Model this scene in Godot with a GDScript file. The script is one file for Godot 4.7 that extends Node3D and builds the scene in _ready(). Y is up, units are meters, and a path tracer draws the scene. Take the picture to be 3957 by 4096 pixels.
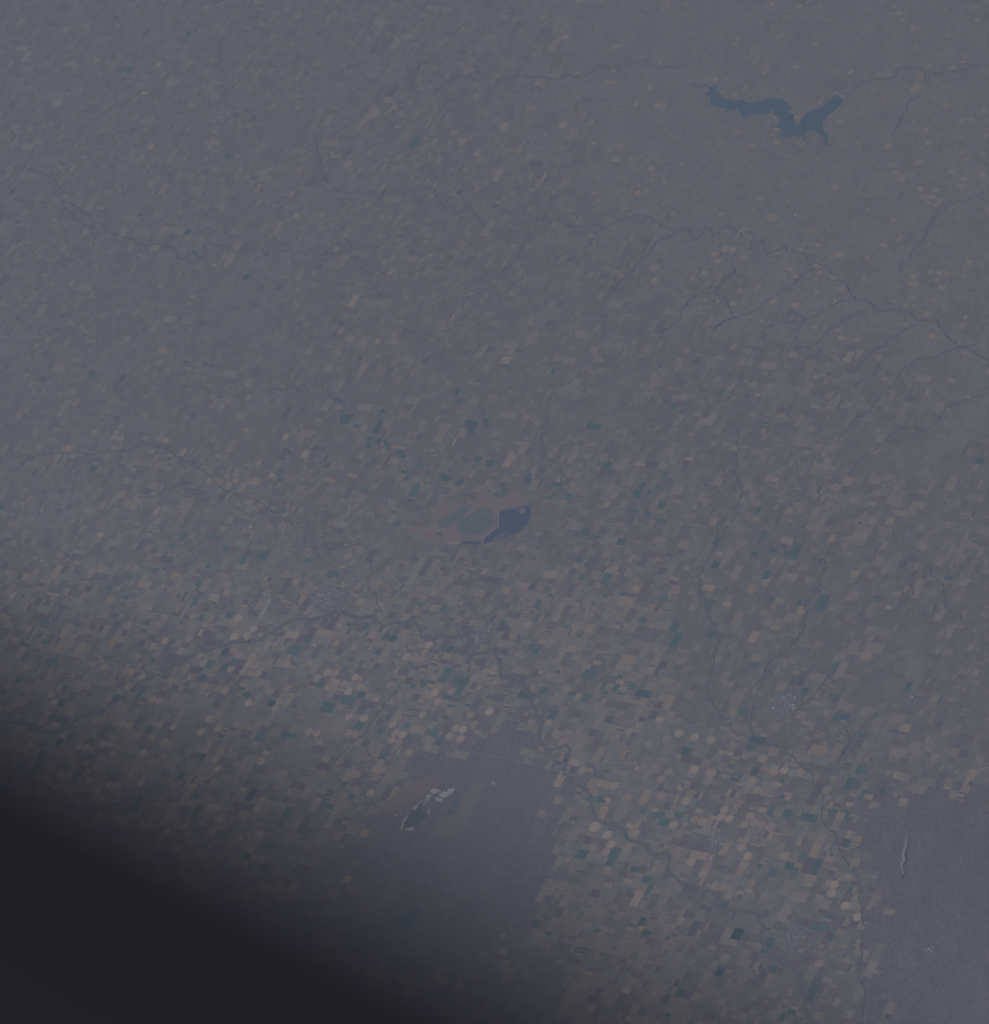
extends Node3D
# A river plain of square-mile farmland seen from orbit through a spacecraft window.
# Metres, y up. The origin is at the camera; the plain lies 261 km below it, north is -z.

const EYE := Vector3(211725.0, 261019.0, 171602.0)      # the camera above the plain's own map origin
const RIGHT := Vector3(0.81675838, -0.37732312, -0.43650087)
const UPWARD := Vector3(-0.13314139, 0.61283542, -0.77891342)
const BACK := Vector3(0.56142287, 0.69427697, 0.45031528)
const FOCAL := 16193.0                                   # in photograph pixels (3957 x 4096)
const QUARTER := 804.67                                  # a quarter section, half a mile
const GRID := Vector2(774.42, -766.92)                   # middle of one quarter section on the map

# Traced outlines: half pixels of the photograph, x then y; ground_point() turns each into a place on the plain.
const TAN_CIRCLES = [1320,5130,1508,5112,1876,5094,1977,5083,2034,5030,1958,4958,1903,4946,1811,4742,1975,4715,1933,4892,1487,5341,1457,5397,1568,5305,1660,5255,1716,5262,1628,5306,1601,5246,1875,5203,1996,5196,2055,5204,2105,5220,1909,5241,1986,5317,2019,5259,2044,5325,1949,5373,1848,5355,2065,5389,839,5337,1140,5418,1030,5491,1019,5547,1220,5597,1272,5607,1486,5650,1568,5610,1801,5527,2072,5582,1988,5626,1637,5494,414,5557,435,5619,332,5787,506,5885,984,5793,1035,5806,1280,5793,1386,5816,1748,5827,1890,5797,1607,5857,1674,5750,1111,5880,910,5906,823,5954,887,5956,638,5975,691,5980,903,6031,1148,6023,1317,5938,1684,5943,1764,6017,1727,6078,2088,6091,1748,6149,1996,6139,2787,4450,2758,5035,2365,5082,2314,5075,2586,5127,2692,5146,2663,5204,2293,5315,2470,5315,2449,5352,2623,5378,2678,5389,2539,5423,2845,5420,2692,5463,2755,5473,2623,5502,2676,5513,2787,5534,2238,5610,2298,5619,2204,5669,3432,5161,3173,5170,3400,5220,3315,5262,3370,5272,3479,5418,3669,5149,3886,5373,3949,5373,3479,5542,3613,5533,3500,5610,3410,5658,3469,5669,3382,5718,3183,5739,3141,5795,3167,5864,3222,5877,3136,5922,3194,5938,3313,5830,3368,5843,2795,5732,2911,5748,2790,5861,2848,5869,2565,5811,2475,5856,2534,5866,3601,5690,3764,5721,3796,5795,3646,5827,3706,5838,3599,5887,3687,5914,3918,5695,3426,5975,3278,6017,3049,6102,3009,6155,3062,6160,5191,5952,5435,5867,5562,5899,5693,5920,5951,5906,5569,6028,5970,6049,4615,6102,4660,6165,5350,6176,6107,6070,6197,6176,6276,6165,6397,6176,1051,6190,1014,6248,694,6177,799,6199,715,6245,554,6208,485,6195,786,6328,876,6285,940,6287,1130,6264,1278,6435,1352,6518,1378,6481,1537,6423,1684,6460,1743,6465,1769,6544,1964,6523,2059,6475,2096,6410,1595,6238,1008,6571,1130,6586,792,6523,1478,6613,1706,6650,2081,6676,1489,6814,1605,6835,1415,6798,2012,6798,2033,6872,2102,6882,549,6322,448,6296,1336,6655,1542,6296,3009,6217,2771,6227,2586,6328,2967,6343,5167,6209,5291,6235,4795,6264,4856,6277,4917,6287,5484,6275,5696,6188,5666,6248,5482,6410,5289,6370,5833,6412,5870,6489,5798,6481,5773,6537,5838,6553,5365,6518,5458,6470,5558,6560,5389,6597,5648,6639,4858,6410,4761,6616,4858,6681,4887,6755,4848,6819,4780,6848,4829,6882,4861,6959,5027,6777,5099,6882,5627,6988,5529,6893,5722,7094,5791,7099,5828,7167,5859,7104,5453,6296,5933,6782,5970,6718,5949,6919,6342,6185,5954,6238,6017,6251,6059,6322,6114,6338,6006,6528,6223,6502,5959,6592,6038,6581,6101,6605,6165,6618,6477,7046,6677,7078,6656,7146,6762,7247,6862,7337,6556,7706,5985,6851,6725,6528]
const GREEN_CIRCLES = [1801,5217,1872,5299,1801,5336,1621,5423,1140,5513,1975,5558,418,5743,473,5753,517,5785,491,5628,892,5840,1198,5838,477,5938,559,5896,707,6056,1618,6054,1111,5573,929,5584,3146,5109,3088,5098,3601,5193,2893,5563,2338,5890,2285,5880,6038,6176,6006,5986,1980,6861,1119,6386,4798,6396]
const HALF_CIRCLES = [1448,5205,0,1671,5558,3,2724,4996,2,2505,5172,0,2549,5956,0,3428,5586,0,5786,6005,2,5849,6019,2,1959,6309,2,1949,6915,0,4713,6175,0,5236,6497,0,5706,6866,3,5918,7154,0,6218,6285,0,5996,7115,2,6804,6420,2]
const GREEN_FIELDS = [2697,3198,42,26,2740,3293,42,26,2771,3357,80,55,2845,3409,42,26,3014,3436,60,45,2956,3515,42,26,3030,3536,42,26,2940,3568,42,26,3057,3293,20,50,3041,3367,20,50,3352,3494,20,45,3659,3135,40,50,3675,3209,42,26,3775,3399,90,50,3775,3462,42,26,3881,3362,42,26,3902,3409,42,26,3828,3673,50,35,3923,3705,55,45,3204,3610,42,26,3231,3647,42,26,2993,3684,42,26,3363,3726,60,25,3321,3784,70,16,3416,3779,55,14,3252,3832,42,26,3321,3927,60,80,3152,4096,50,20,3178,4186,55,30,2930,3726,25,40,2676,3124,12,60,2227,3790,45,20,2248,3832,55,30,2581,4223,30,20,2269,4086,42,26,5395,3251,45,30,5321,3800,35,35,5099,3948,60,50,5300,4043,55,50,5257,3906,42,26,4845,3726,45,35,4454,3880,80,25,5300,4170,60,30,4549,3980,50,40,4032,3943,60,50,4227,3821,40,50,5173,4107,42,26,5775,3135,25,60,5067,4086,70,20,6112,3383,80,15,6017,3040,20,40,1811,4390,60,40,1695,4300,60,15,1463,4295,50,60,1949,4480,45,60,1727,4496,25,35,1669,4528,50,30,1489,4517,30,30,1246,4559,50,20,1320,4549,30,25,1484,4565,25,25,1040,4610,50,25,1595,4665,50,40,876,4697,55,25,1616,4934,40,25,1119,4358,25,70,369,5135,60,20,401,5299,70,50,1684,5315,60,50,1225,5283,50,30,2070,5896,60,50,2170,5626,55,40,1838,4918,60,45,390,4940,30,60,348,4982,50,30,454,5267,40,50,1478,4771,30,60,1563,4813,40,50,1373,4364,60,20,1573,4475,16,50,1764,4565,60,12,1584,4707,25,40,2465,4485,60,30,2433,4601,42,26,2644,4591,60,40,2697,4596,42,26,2935,5014,35,50,2359,5204,90,60,3469,5214,100,16,2571,5478,50,30,2761,5357,45,25,2174,5626,65,35,2808,5605,60,50,2755,5600,60,50,2877,5806,60,55,3653,5441,60,45,3712,5457,70,50,3675,5526,50,55,3564,5404,60,90,3458,5457,55,20,3305,5489,42,26,3384,5484,42,26,3574,5573,42,26,3912,5573,42,26,3743,5642,50,16,3616,5647,60,14,3516,5933,60,45,3479,5859,60,50,3257,5806,42,26,3030,5214,50,35,3067,6054,55,40,2079,5896,70,50,2465,5119,50,25,3109,5732,35,40,3543,4876,35,40,3363,4834,42,26,2623,5658,110,60,2549,4454,20,30,2106,4443,90,50,4856,4633,65,70,4634,4485,50,30,4655,4623,42,26,4983,4749,50,20,4845,4765,40,25,5395,5024,50,45,5141,4961,50,35,4718,5399,100,55,4687,5584,70,45,4423,5721,60,50,4296,5204,50,40,4306,4834,45,45,4296,4950,25,50,4961,5415,50,20,4930,5500,40,40,4829,5489,30,40,4835,5542,50,20,4972,5552,55,12,5733,4327,40,40,5675,4829,60,50,5310,4786,50,30,4349,5526,60,40,4676,4258,80,45,4782,4295,60,16,4539,5014,45,20,4021,4982,42,26,4254,5172,42,26,5057,5494,50,35,4169,4454,45,18,5690,5077,50,50,6376,4395,60,60,6302,4422,50,25,6360,4454,50,40,6133,4599,50,50,6577,4823,80,95,6688,5732,40,45,6688,5589,45,40,7269,5489,40,50,6683,5330,50,40,6043,5320,70,30,5943,5690,60,40,7015,4781,50,16,6894,5880,42,26,7010,5721,20,40,7163,5848,60,12,5964,5246,20,30,7380,4274,30,16,2007,6359,60,80,1077,6454,90,60,1447,6211,60,50,1573,6497,50,80,337,6042,70,70,1563,6370,50,60,295,6148,60,40,2755,6280,30,25,2808,6365,35,25,2639,6454,55,30,2301,6497,60,60,2708,6571,55,25,2164,6761,60,40,2380,6951,50,60,2116,6940,60,50,2401,6660,55,16,2016,6349,50,60,2592,6423,40,30,4465,6106,40,25,5146,6491,40,25,5310,6581,70,30,5432,6518,60,30,4877,6909,60,30,4655,6835,80,50,4914,6835,70,70,5194,7120,35,60,5173,7035,60,30,5902,7469,70,60,5759,7775,50,45,4782,7447,50,20,5553,7410,30,40,4391,7469,50,20,4718,6391,60,20,5268,6518,90,40,6799,6269,60,65,6873,6158,40,50,6910,6174,42,26,6170,6481,30,60,6255,6248,35,25,5901,7474,70,60,6535,7421,60,35,6603,7410,60,45,6075,6930,35,25,6656,6840,30,20,6181,6983,55,40,6366,6956,50,25,6757,6518,70,40,6661,6491,60,25,5769,7775,60,50,6894,6365,35,60,6260,6375,35,25,6429,6845,40,30,6799,7120,35,30]
const TOWNS = [1774,928,130,90,8,1848,627,90,22,10,4285,1087,110,80,7,3294,3684,55,70,8,3099,4001,45,35,12,2634,4792,190,90,10,2824,4654,60,60,10,3859,5077,75,60,8,6271,5626,130,90,8,6302,5764,40,25,13,5733,6729,75,75,8,6334,7511,85,75,6,4782,3848,45,25,9,5838,3515,45,25,8,5959,4043,45,50,16,5305,5383,45,40,8,5268,6634,50,25,8,395,3082,30,50,8,1774,3277,45,25,8,1045,5304,40,25,8,5722,1528,35,15,12,6344,1747,50,30,7,7264,4300,60,55,5,7285,5584,40,25,6,7000,7014,25,40,15,3183,4860,30,22,14,7433,7595,40,25,6,6366,3747,25,20,8,4549,5267,25,25,9,4021,7490,20,20,11,1109,6111,20,12,10,2951,5457,30,25,7,3046,5383,40,15,6,2007,4212,14,20,12]
const RIVER_LINE = [-12,5764,136,5784,284,5816,338,5858,412,5858,496,5848,570,5806,622,5754,676,5722,760,5722,824,5690,886,5626,982,5594,1066,5520,1140,5446,1236,5416,1320,5372,1404,5320,1488,5268,1584,5224,1680,5204,1784,5172,1880,5130,1996,5124,2000,5128,2084,5124,2190,5046,2274,4992,2390,4950,2496,4956,2602,4944,2676,4902,2782,4918,2888,4944,2982,4930,3024,4982,3078,5014,3152,4982,3268,4976,3332,4992,3362,5046,3384,5098,3458,5114,3522,5076,3574,5098,3628,5108,3690,5088,3744,5076,3754,5130,3732,5214,3764,5246,3848,5230,3944,5204,3976,5246,3992,5288,4000,5394,4032,5430,4096,5426,4158,5458,4212,5510,4254,5562,4264,5636,4296,5710,4338,5774,4316,5858,4328,5944,4380,6006,4454,5986,4518,5964,4560,5996,4538,6092,4528,6096,4512,6190,4560,6248,4634,6286,4698,6328,4730,6370,4730,6444,4760,6550,4846,6592,4950,6624,4994,6656,5024,6718,5088,6730,5162,6760,5216,6834,5268,6846,5332,6824,5358,6866,5342,6972,5384,7014,5480,7068,5542,7110,5628,7130,5702,7120,5738,7162,5732,7226,5786,7278,5848,7294,5890,7278,6060,7310,6102,7406,6090,7522,6144,7616,6196,7658,6292,7712,6376,7774,6398,7838,6440,8008,6502,8198]
const MEANDER_LINE = [94,1594,326,1616,570,1630,612,1658,750,1774,886,1858,1088,1942,1278,1958,1342,1984,1394,1984,1426,2070,1488,2080,1516,2032,1562,2016,1594,2080,1636,2028,1636,1964,1700,1948,1890,2016,2064,1984,2116,2028,2170,2048,2232,2016,2338,2016,2338,2102,2454,2102,2528,2058,2612,2028,2698,2028,2740,1984,2708,1954,2740,1900,2792,1922,2814,1974,2856,1996,2920,1964,3014,1984,3078,1932,3130,1880,3236,1890,3374,1816,3480,1784,3564,1752,3564,1668,3596,1646,3648,1720,3690,1678,3764,1658,3786,1710,3838,1742,3860,1794,3934,1848,4000,1826,4084,1816,4190,1774,4306,1748,4412,1778,4508,1774,4550,1810,4656,1816,4824,1822,4876,1806,4930,1774,5014,1742,5120,1720,5204,1742,5268,1784,5310,1826,5374,1842,5448,1832,5522,1842,5532,1900,5574,1922,5616,1880,5648,1826,5690,1822,5702,1880,5696,1910,5732,1880,5764,1822,5826,1800,5870,1836,5858,1890,5826,1932,5874,1954,5922,1910,5954,1848,6006,1864,6032,1910,6006,1964,5990,2000,6028,1996,6060,1942,6102,1922,6118,1974,6122,2016,6186,2022,6238,1996,6282,1958,6286,1984,6312,2028,6376,2012,6440,2032,6460,2080,6524,2102,6598,2132,6640,2144,6646,2186,6614,2228,6672,2248,6756,2260,6798,2322,6788,2300,6810,2364,6862,2406,6936,2406,6988,2448,7074,2490,7200,2480,7274,2500,7348,2564,7412,2574,7496,2570,7538,2628,7592,2702,7654,2764,7770,2808,7898,2892]
const CREEK_LINES = [
	[2508,1034,2528,1140,2576,1320,2634,1456,2686,1520,2772,1552,2876,1542,2950,1536,3056,1562,3120,1542,3246,1546,3320,1520,3374,1488,3480,1510,3522,1594,3564,1668],
	[5416,1864,5278,1910,5194,2016,5110,2090,5024,2196,4940,2280,4834,2366,4802,2416,4750,2458],
	[4274,1848,4200,1964,4116,2080,4064,2132,4000,2228,3934,2292,3870,2334,3796,2366,3648,2416],
	[4824,1822,4686,1984,4592,2070,4464,2132],
	[5912,1996,5858,2080,5880,2144,5818,2218,5732,2302,5628,2312,5574,2366,5532,2396,5468,2458,5448,2544,5384,2606,5320,2632,5246,2660],
	[5596,2132,5616,2248,5628,2312],
	[5890,2144,5838,2218,5764,2292,5700,2334,5880,2532,5786,2574,5722,2616,5670,2702],
	[6534,2132,6430,2196,6366,2260,6250,2334,6164,2386,6090,2448,6006,2500,5912,2532,5796,2574,5700,2628],
	[6820,2406,6694,2426,6598,2470,6502,2532,6440,2554,6334,2570,6208,2606,6122,2616,6102,2702],
	[6440,2554,6356,2500,6292,2500],
	[6926,2490,6810,2532,6714,2606,6608,2670,6546,2734,6482,2776,6376,2796],
	[6440,2564,6386,2628,6344,2734,6302,2796],
	[7358,2596,7242,2638,7148,2680,7084,2764,6988,2808,6894,2912,6798,2998],
	[7802,2754,7696,2796,7548,2828,7474,2870,7390,2870,7328,2882,7274,2934,7200,2976,7168,3040,7126,3102,7042,3176,6988,3240,6916,3314,6830,3356,6798,3398,6756,3472,6704,3536],
	[7876,3166,7740,3198,7592,3250,7538,3304,7496,3378,7412,3452,7348,3430,7242,3420,7180,3442,7106,3494,7020,3578,6904,3652,6852,3716,6820,3768,6788,3810],
	[7866,1542,7592,1646,7496,1710,7432,1794,7380,1922,7296,2016,7222,2102,7190,2196],
	[7358,770,7264,812,7222,918,7190,992,7136,1076],
	[6756,748,6862,696,6936,654,7010,622,7074,632,7158,622,7180,548,7232,538,7284,548,7348,538,7402,580,7390,622,7444,612,7486,570,7518,600,7592,580,7708,558,7908,496],
	[4000,644,4170,600,4360,616,4496,632,4570,590,4656,622,4730,580,4802,526,4908,548,5004,516,5142,484,5288,548,5394,538,5522,506],
	[3436,632,3480,748,3648,622,3744,600,3860,644],
	[4328,3368,4360,3430,4328,3516,4348,3578,4380,3662,4454,3684,4486,3726,4496,3822,4508,3916],
	[4634,3462,4570,3526,4496,3588,4454,3684],
	[5870,3410,5912,3462,5896,3536,5912,3610,5900,3706,5874,3790,5900,3864,5944,3906,5932,3990,5880,4054,5806,4128,5764,4192,5744,4200,5754,4284,5732,4370,5670,4464,5638,4528,5584,4622,5596,4696,5638,4792,5658,4876,5712,5002,5732,5076,5754,5130,5728,5214,5712,5298,5690,5394,5664,5468,5670,5542,5702,5626,5744,5700,5828,5754,5860,5828,5912,5880,6028,5912,6102,5944,6196,5954,6282,5996,6334,6048,6418,6116,6460,6174,6508,6212,6502,6274,6556,6312,6588,6360,6576,6412,6582,6528,6608,6624,6672,6656,6698,6708,6736,6802,6768,6888,6788,6950,6852,6994,6884,7088,6878,7184,6904,7268,6894,7332,6926,7406,6910,7480,6884,7564,6900,7648,6872,7744,6868,7838,6884,8198],
	[6334,3990,6270,4054,6250,4118,6218,4202,6176,4266],
	[6768,4326,6650,4358,6630,4422,6598,4548,6546,4664,6502,4760,6450,4824,6460,4918,6440,4992,6376,5108,6292,5204,6196,5256,6144,5320,6112,5404,6060,5510,6028,5636,6016,5732,6028,5890],
	[6746,4454,6682,4516,6608,4560],
	[6714,5342,6630,5416,6556,5520,6482,5584,6398,5668,6312,5742],
	[6724,5774,6778,5848,6798,5932,6746,6038,6756,6010,6714,6074,6650,6116,6630,6180,6620,6274,6576,6316],
	[6936,5754,6884,5828,6842,5880,6798,5944],
	[7432,4486,7454,4602,7538,4664,7560,4750,7570,4856,7708,4940],
	[7274,4676,7306,4750,7264,4792,7180,4856],
	[74,3684,306,3662,390,3632,548,3632,676,3636,750,3632,856,3610,1002,3610,1150,3536,1224,3568,1342,3588,1404,3632,1446,3674,1532,3684,1552,3736,1616,3758,1680,3810,1732,3864,1806,3928,1890,3970,1996,3990,2106,4032,2170,4086,2244,4138,2348,4202,2476,4192,2422,4380,2592,4396,2686,4390,2782,4384,2846,4358,2920,4370,2962,4454,2978,4516,2972,4602,2950,4644,3014,4770,3056,4898],
	[1108,3980,1214,3980,1298,3938,1384,3906,1468,3864,1574,3874],
	[116,1350,370,1404,506,1616,644,1784,792,1900],
	[326,4338,412,4390,644,4644,792,4634,876,4602],
	[2592,6200,2740,6038,2908,5880,3014,5722,3110,5606,3216,5446],
	[2138,3124,2274,3114,2370,3092,2444,3146,2592,2986,2582,3114,2656,3188,2750,3250],
	[4264,2300,4190,2396],
	[1658,6254,1722,6200,1784,6138]]
const LAKE_OUTLINE = [5535,652,5548,673,5577,693,5611,688,5624,679,5654,677,5675,690,5683,703,5704,694,5725,679,5736,707,5731,745,5755,758,5772,769,5776,792,5797,796,5823,787,5840,804,5861,813,5882,803,5907,806,5924,800,5931,783,5938,804,5958,813,5992,821,6025,819,6051,809,6063,787,6069,817,6080,814,6110,809,6135,796,6144,775,6152,792,6186,786,6220,794,6245,803,6266,779,6271,796,6262,811,6287,819,6313,847,6321,862,6342,842,6338,859,6317,885,6313,910,6334,907,6351,914,6359,973,6372,1011,6393,1011,6391,982,6402,986,6414,965,6427,931,6457,906,6482,893,6484,876,6490,890,6524,880,6566,863,6592,838,6626,813,6651,800,6668,775,6693,769,6719,775,6752,796,6744,817,6719,842,6702,863,6668,893,6642,918,6617,935,6609,961,6588,965,6575,990,6588,1007,6579,1037,6592,1054,6626,1075,6626,1109,6617,1130,6638,1172,6600,1159,6588,1138,6600,1113,6596,1096,6558,1083,6541,1066,6528,1045,6499,1043,6473,1049,6448,1071,6446,1100,6438,1138,6429,1121,6429,1096,6406,1083,6380,1092,6347,1090,6313,1092,6279,1100,6245,1138,6262,1104,6258,1083,6216,1085,6262,1071,6266,1049,6237,1032,6211,1020,6190,1028,6161,1007,6173,999,6203,1011,6233,986,6245,956,6233,935,6195,927,6190,885,6178,880,6152,906,6127,920,6093,914,6051,912,6017,914,6009,931,5983,927,5958,940,5945,956,5941,938,5920,914,5911,893,5886,876,5856,876,5827,893,5780,927,5806,893,5814,876,5780,863,5747,851,5713,848,5687,842,5683,813,5683,770,5692,758,5670,762,5645,769,5641,754,5666,737,5675,711,5662,693,5641,688,5624,691,5611,701,5573,703,5539,677]
const DAM_OUTLINE = [6668,743,6710,754,6744,779,6759,803]
const BASIN_OUTLINE = [3523,4011,3662,4023,3813,3988,3941,3930,4069,3907,4150,3930,4220,4011,4243,4052,4150,4063,3999,4092,3941,4116,3988,4214,3871,4302,3866,4357,3662,4357,3499,4337,3383,4313,3244,4232,3197,4203,3337,4209,3488,4232,3476,4092]
const SALTLAKE_OUTLINE = [3380,6411,3380,6442,3374,6480,3406,6499,3418,6531,3387,6556,3355,6588,3304,6613,3266,6632,3235,6626,3241,6575,3273,6525,3317,6474,3355,6430]
const SMOKE_OUTLINE = [7225,6992,7226,6979,7225,6962,7219,6943,7214,6924,7219,6907,7229,6892,7234,6873,7228,6854,7225,6837,7232,6818,7236,6799,7243,6776,7247,6751,7250,6723,7253,6692,7257,6658,7264,6620,7272,6586]
const SCAR_OUTLINE = [7217,6992,7234,6992,7232,7023,7216,7023]
const TRI_OUTLINE = [1986,4813,2165,4755,2081,4913]
const SANDQ_OUTLINE = [4280,5760,3980,5800,3760,5920,3560,6040,3240,6010,3160,6100,3280,6200,3200,6400,3000,6600,2920,6780,2540,6840,2520,7020,2660,7080,3000,7120,3200,7240,3000,7440,2800,7600,3400,7760,4000,7700,4200,7520,4340,7300,4400,7120,4420,7000,4460,6780,4400,6600,4460,6440,4560,6360,4660,6300,4500,6160,4380,6200,4160,6120,4200,5920]
const SANDR_OUTLINE = [6880,6360,7080,6340,7600,6400,8400,6500,8400,8600,7160,8600,7120,7800,7000,7400,7040,7240,6960,7040,6920,6840,6880,6600]
const HILLS_OUTLINE = [4200,-600,8600,-600,8600,3400,7560,3600,7000,3000,6200,2900,5400,2300,5000,1700,4600,1500,4400,1000]
const BAND_OUTLINE = [1600,7040,2600,7280,3400,7440,4200,7600,4600,7520,4400,8400,1200,8400]
const MUD_OUTLINES = [[4156,4081,4185,4063,4208,4087,4197,4116,4162,4110],[3947,4307,3999,4284,4069,4246,4075,4255,4022,4290,3953,4319],[3744,3802,3790,3790,3778,3814,3755,3816],[3802,3927,3837,3920,3834,3932,3804,3934],[3581,4346,3697,4337,3695,4346,3587,4353]]
const DIKES_OUTLINES = [[3988,4098,3988,4214,3871,4302,3866,4354],[3197,4209,3488,4249,3866,4311],[3662,4261,3813,4116,3941,4104]]
const SALT_OUTLINES = [[3444,6328,3482,6303,3526,6316,3523,6335,3488,6347,3456,6348],[3513,6354,3545,6328,3571,6341,3634,6300,3637,6316,3599,6360,3558,6380,3520,6374],[3475,6388,3507,6378,3546,6392,3532,6420,3494,6412],[3377,6403,3355,6417,3317,6455,3303,6482,3317,6480,3355,6439,3384,6412],[3380,6455,3396,6430,3422,6411,3444,6379,3437,6373,3406,6411,3384,6442],[3260,6523,3235,6556,3212,6601,3197,6632,3219,6639,3223,6607,3244,6569,3265,6531],[3250,6631,3279,6630,3304,6615,3317,6626,3298,6644,3254,6640],[3406,6366,3437,6354,3460,6360,3453,6373,3412,6379],[3418,6496,3437,6480,3441,6506,3426,6523],[3203,6512,3225,6511,3222,6518,3208,6517],[3935,6255,3976,6264,3951,6283],[3158,6525,3190,6522,3184,6532,3166,6531]]
const PONDS_OUTLINES = [[3647,6404,3691,6414,3659,6442,3634,6455,3615,6450],[3583,6477,3652,6493,3602,6525,3564,6520],[3418,6529,3469,6499,3513,6459,3515,6466,3472,6507,3426,6537],[3204,7310,3268,7315,3310,7257,3352,7252,3342,7342,3294,7405,3247,7447,3204,7426,3175,7373],[3379,7078,3405,7062,3428,7078,3400,7104,3373,7101],[3543,6787,3562,6787,3562,6816,3545,6816],[3488,6893,3504,6887,3500,6906,3485,6906],[6735,5711,6811,5713,6788,5769,6720,5762]]
const POOL_KINDS = ["g", "g", "b", "g", "t", "t", "t", "b", "t", "t", "t"]
const POOL_OUTLINES = [[3662,4185,3732,4139,3802,4081,3871,4063,3929,4075,3941,4139,3947,4197,3895,4255,3825,4278,3732,4284,3668,4261],[3511,4162,3616,4116,3697,4046,3790,4029,3732,4104,3662,4174,3592,4214,3511,4226],[3993,4098,4127,4069,4174,4052,4243,4046,4249,4139,4220,4197,4162,4255,4057,4296,3953,4331,3868,4352,3871,4307,3990,4217],[3941,3941,4057,3918,4069,3930,4034,3965,3941,3988],[3511,3779,3558,3790,3616,3825,3581,3854,3534,3843,3513,3802],[3627,3877,3668,3848,3726,3831,3709,3872,3662,3886],[4208,3802,4243,3802,4253,3872,4220,3862],[3662,4342,3778,4331,3860,4346,3802,4357,3685,4357],[3883,3668,3959,3686,3941,3732,3895,3721],[3802,3657,3854,3662,3848,3697,3807,3686],[3482,4261,3546,4267,3534,4290,3499,4284]]
const WET_OUTLINES = [[2721,3320,2767,3325,2831,3316,2791,3393,2727,3393],[2831,3401,2886,3407,2874,3423,2837,3418],[3000,3424,3040,3346,3062,3358,3049,3432,3011,3467,2974,3473],[2939,3517,2979,3486,2970,3537,2945,3539],[3003,3532,3046,3509,3062,3497,3043,3556,3009,3556],[3714,3378,3755,3349,3831,3389,3804,3456,3767,3479,3732,3421],[3637,3102,3683,3109,3665,3153,3639,3177],[3862,3346,3904,3339,3911,3386,3871,3388],[2660,3184,2742,3202,2736,3223,2674,3212],[3044,3304,3069,3267,3078,3279,3058,3323],[3081,3511,3128,3581,3104,3604,3069,3546],[2930,3564,2965,3556,2971,3581,2936,3583]]
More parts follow.
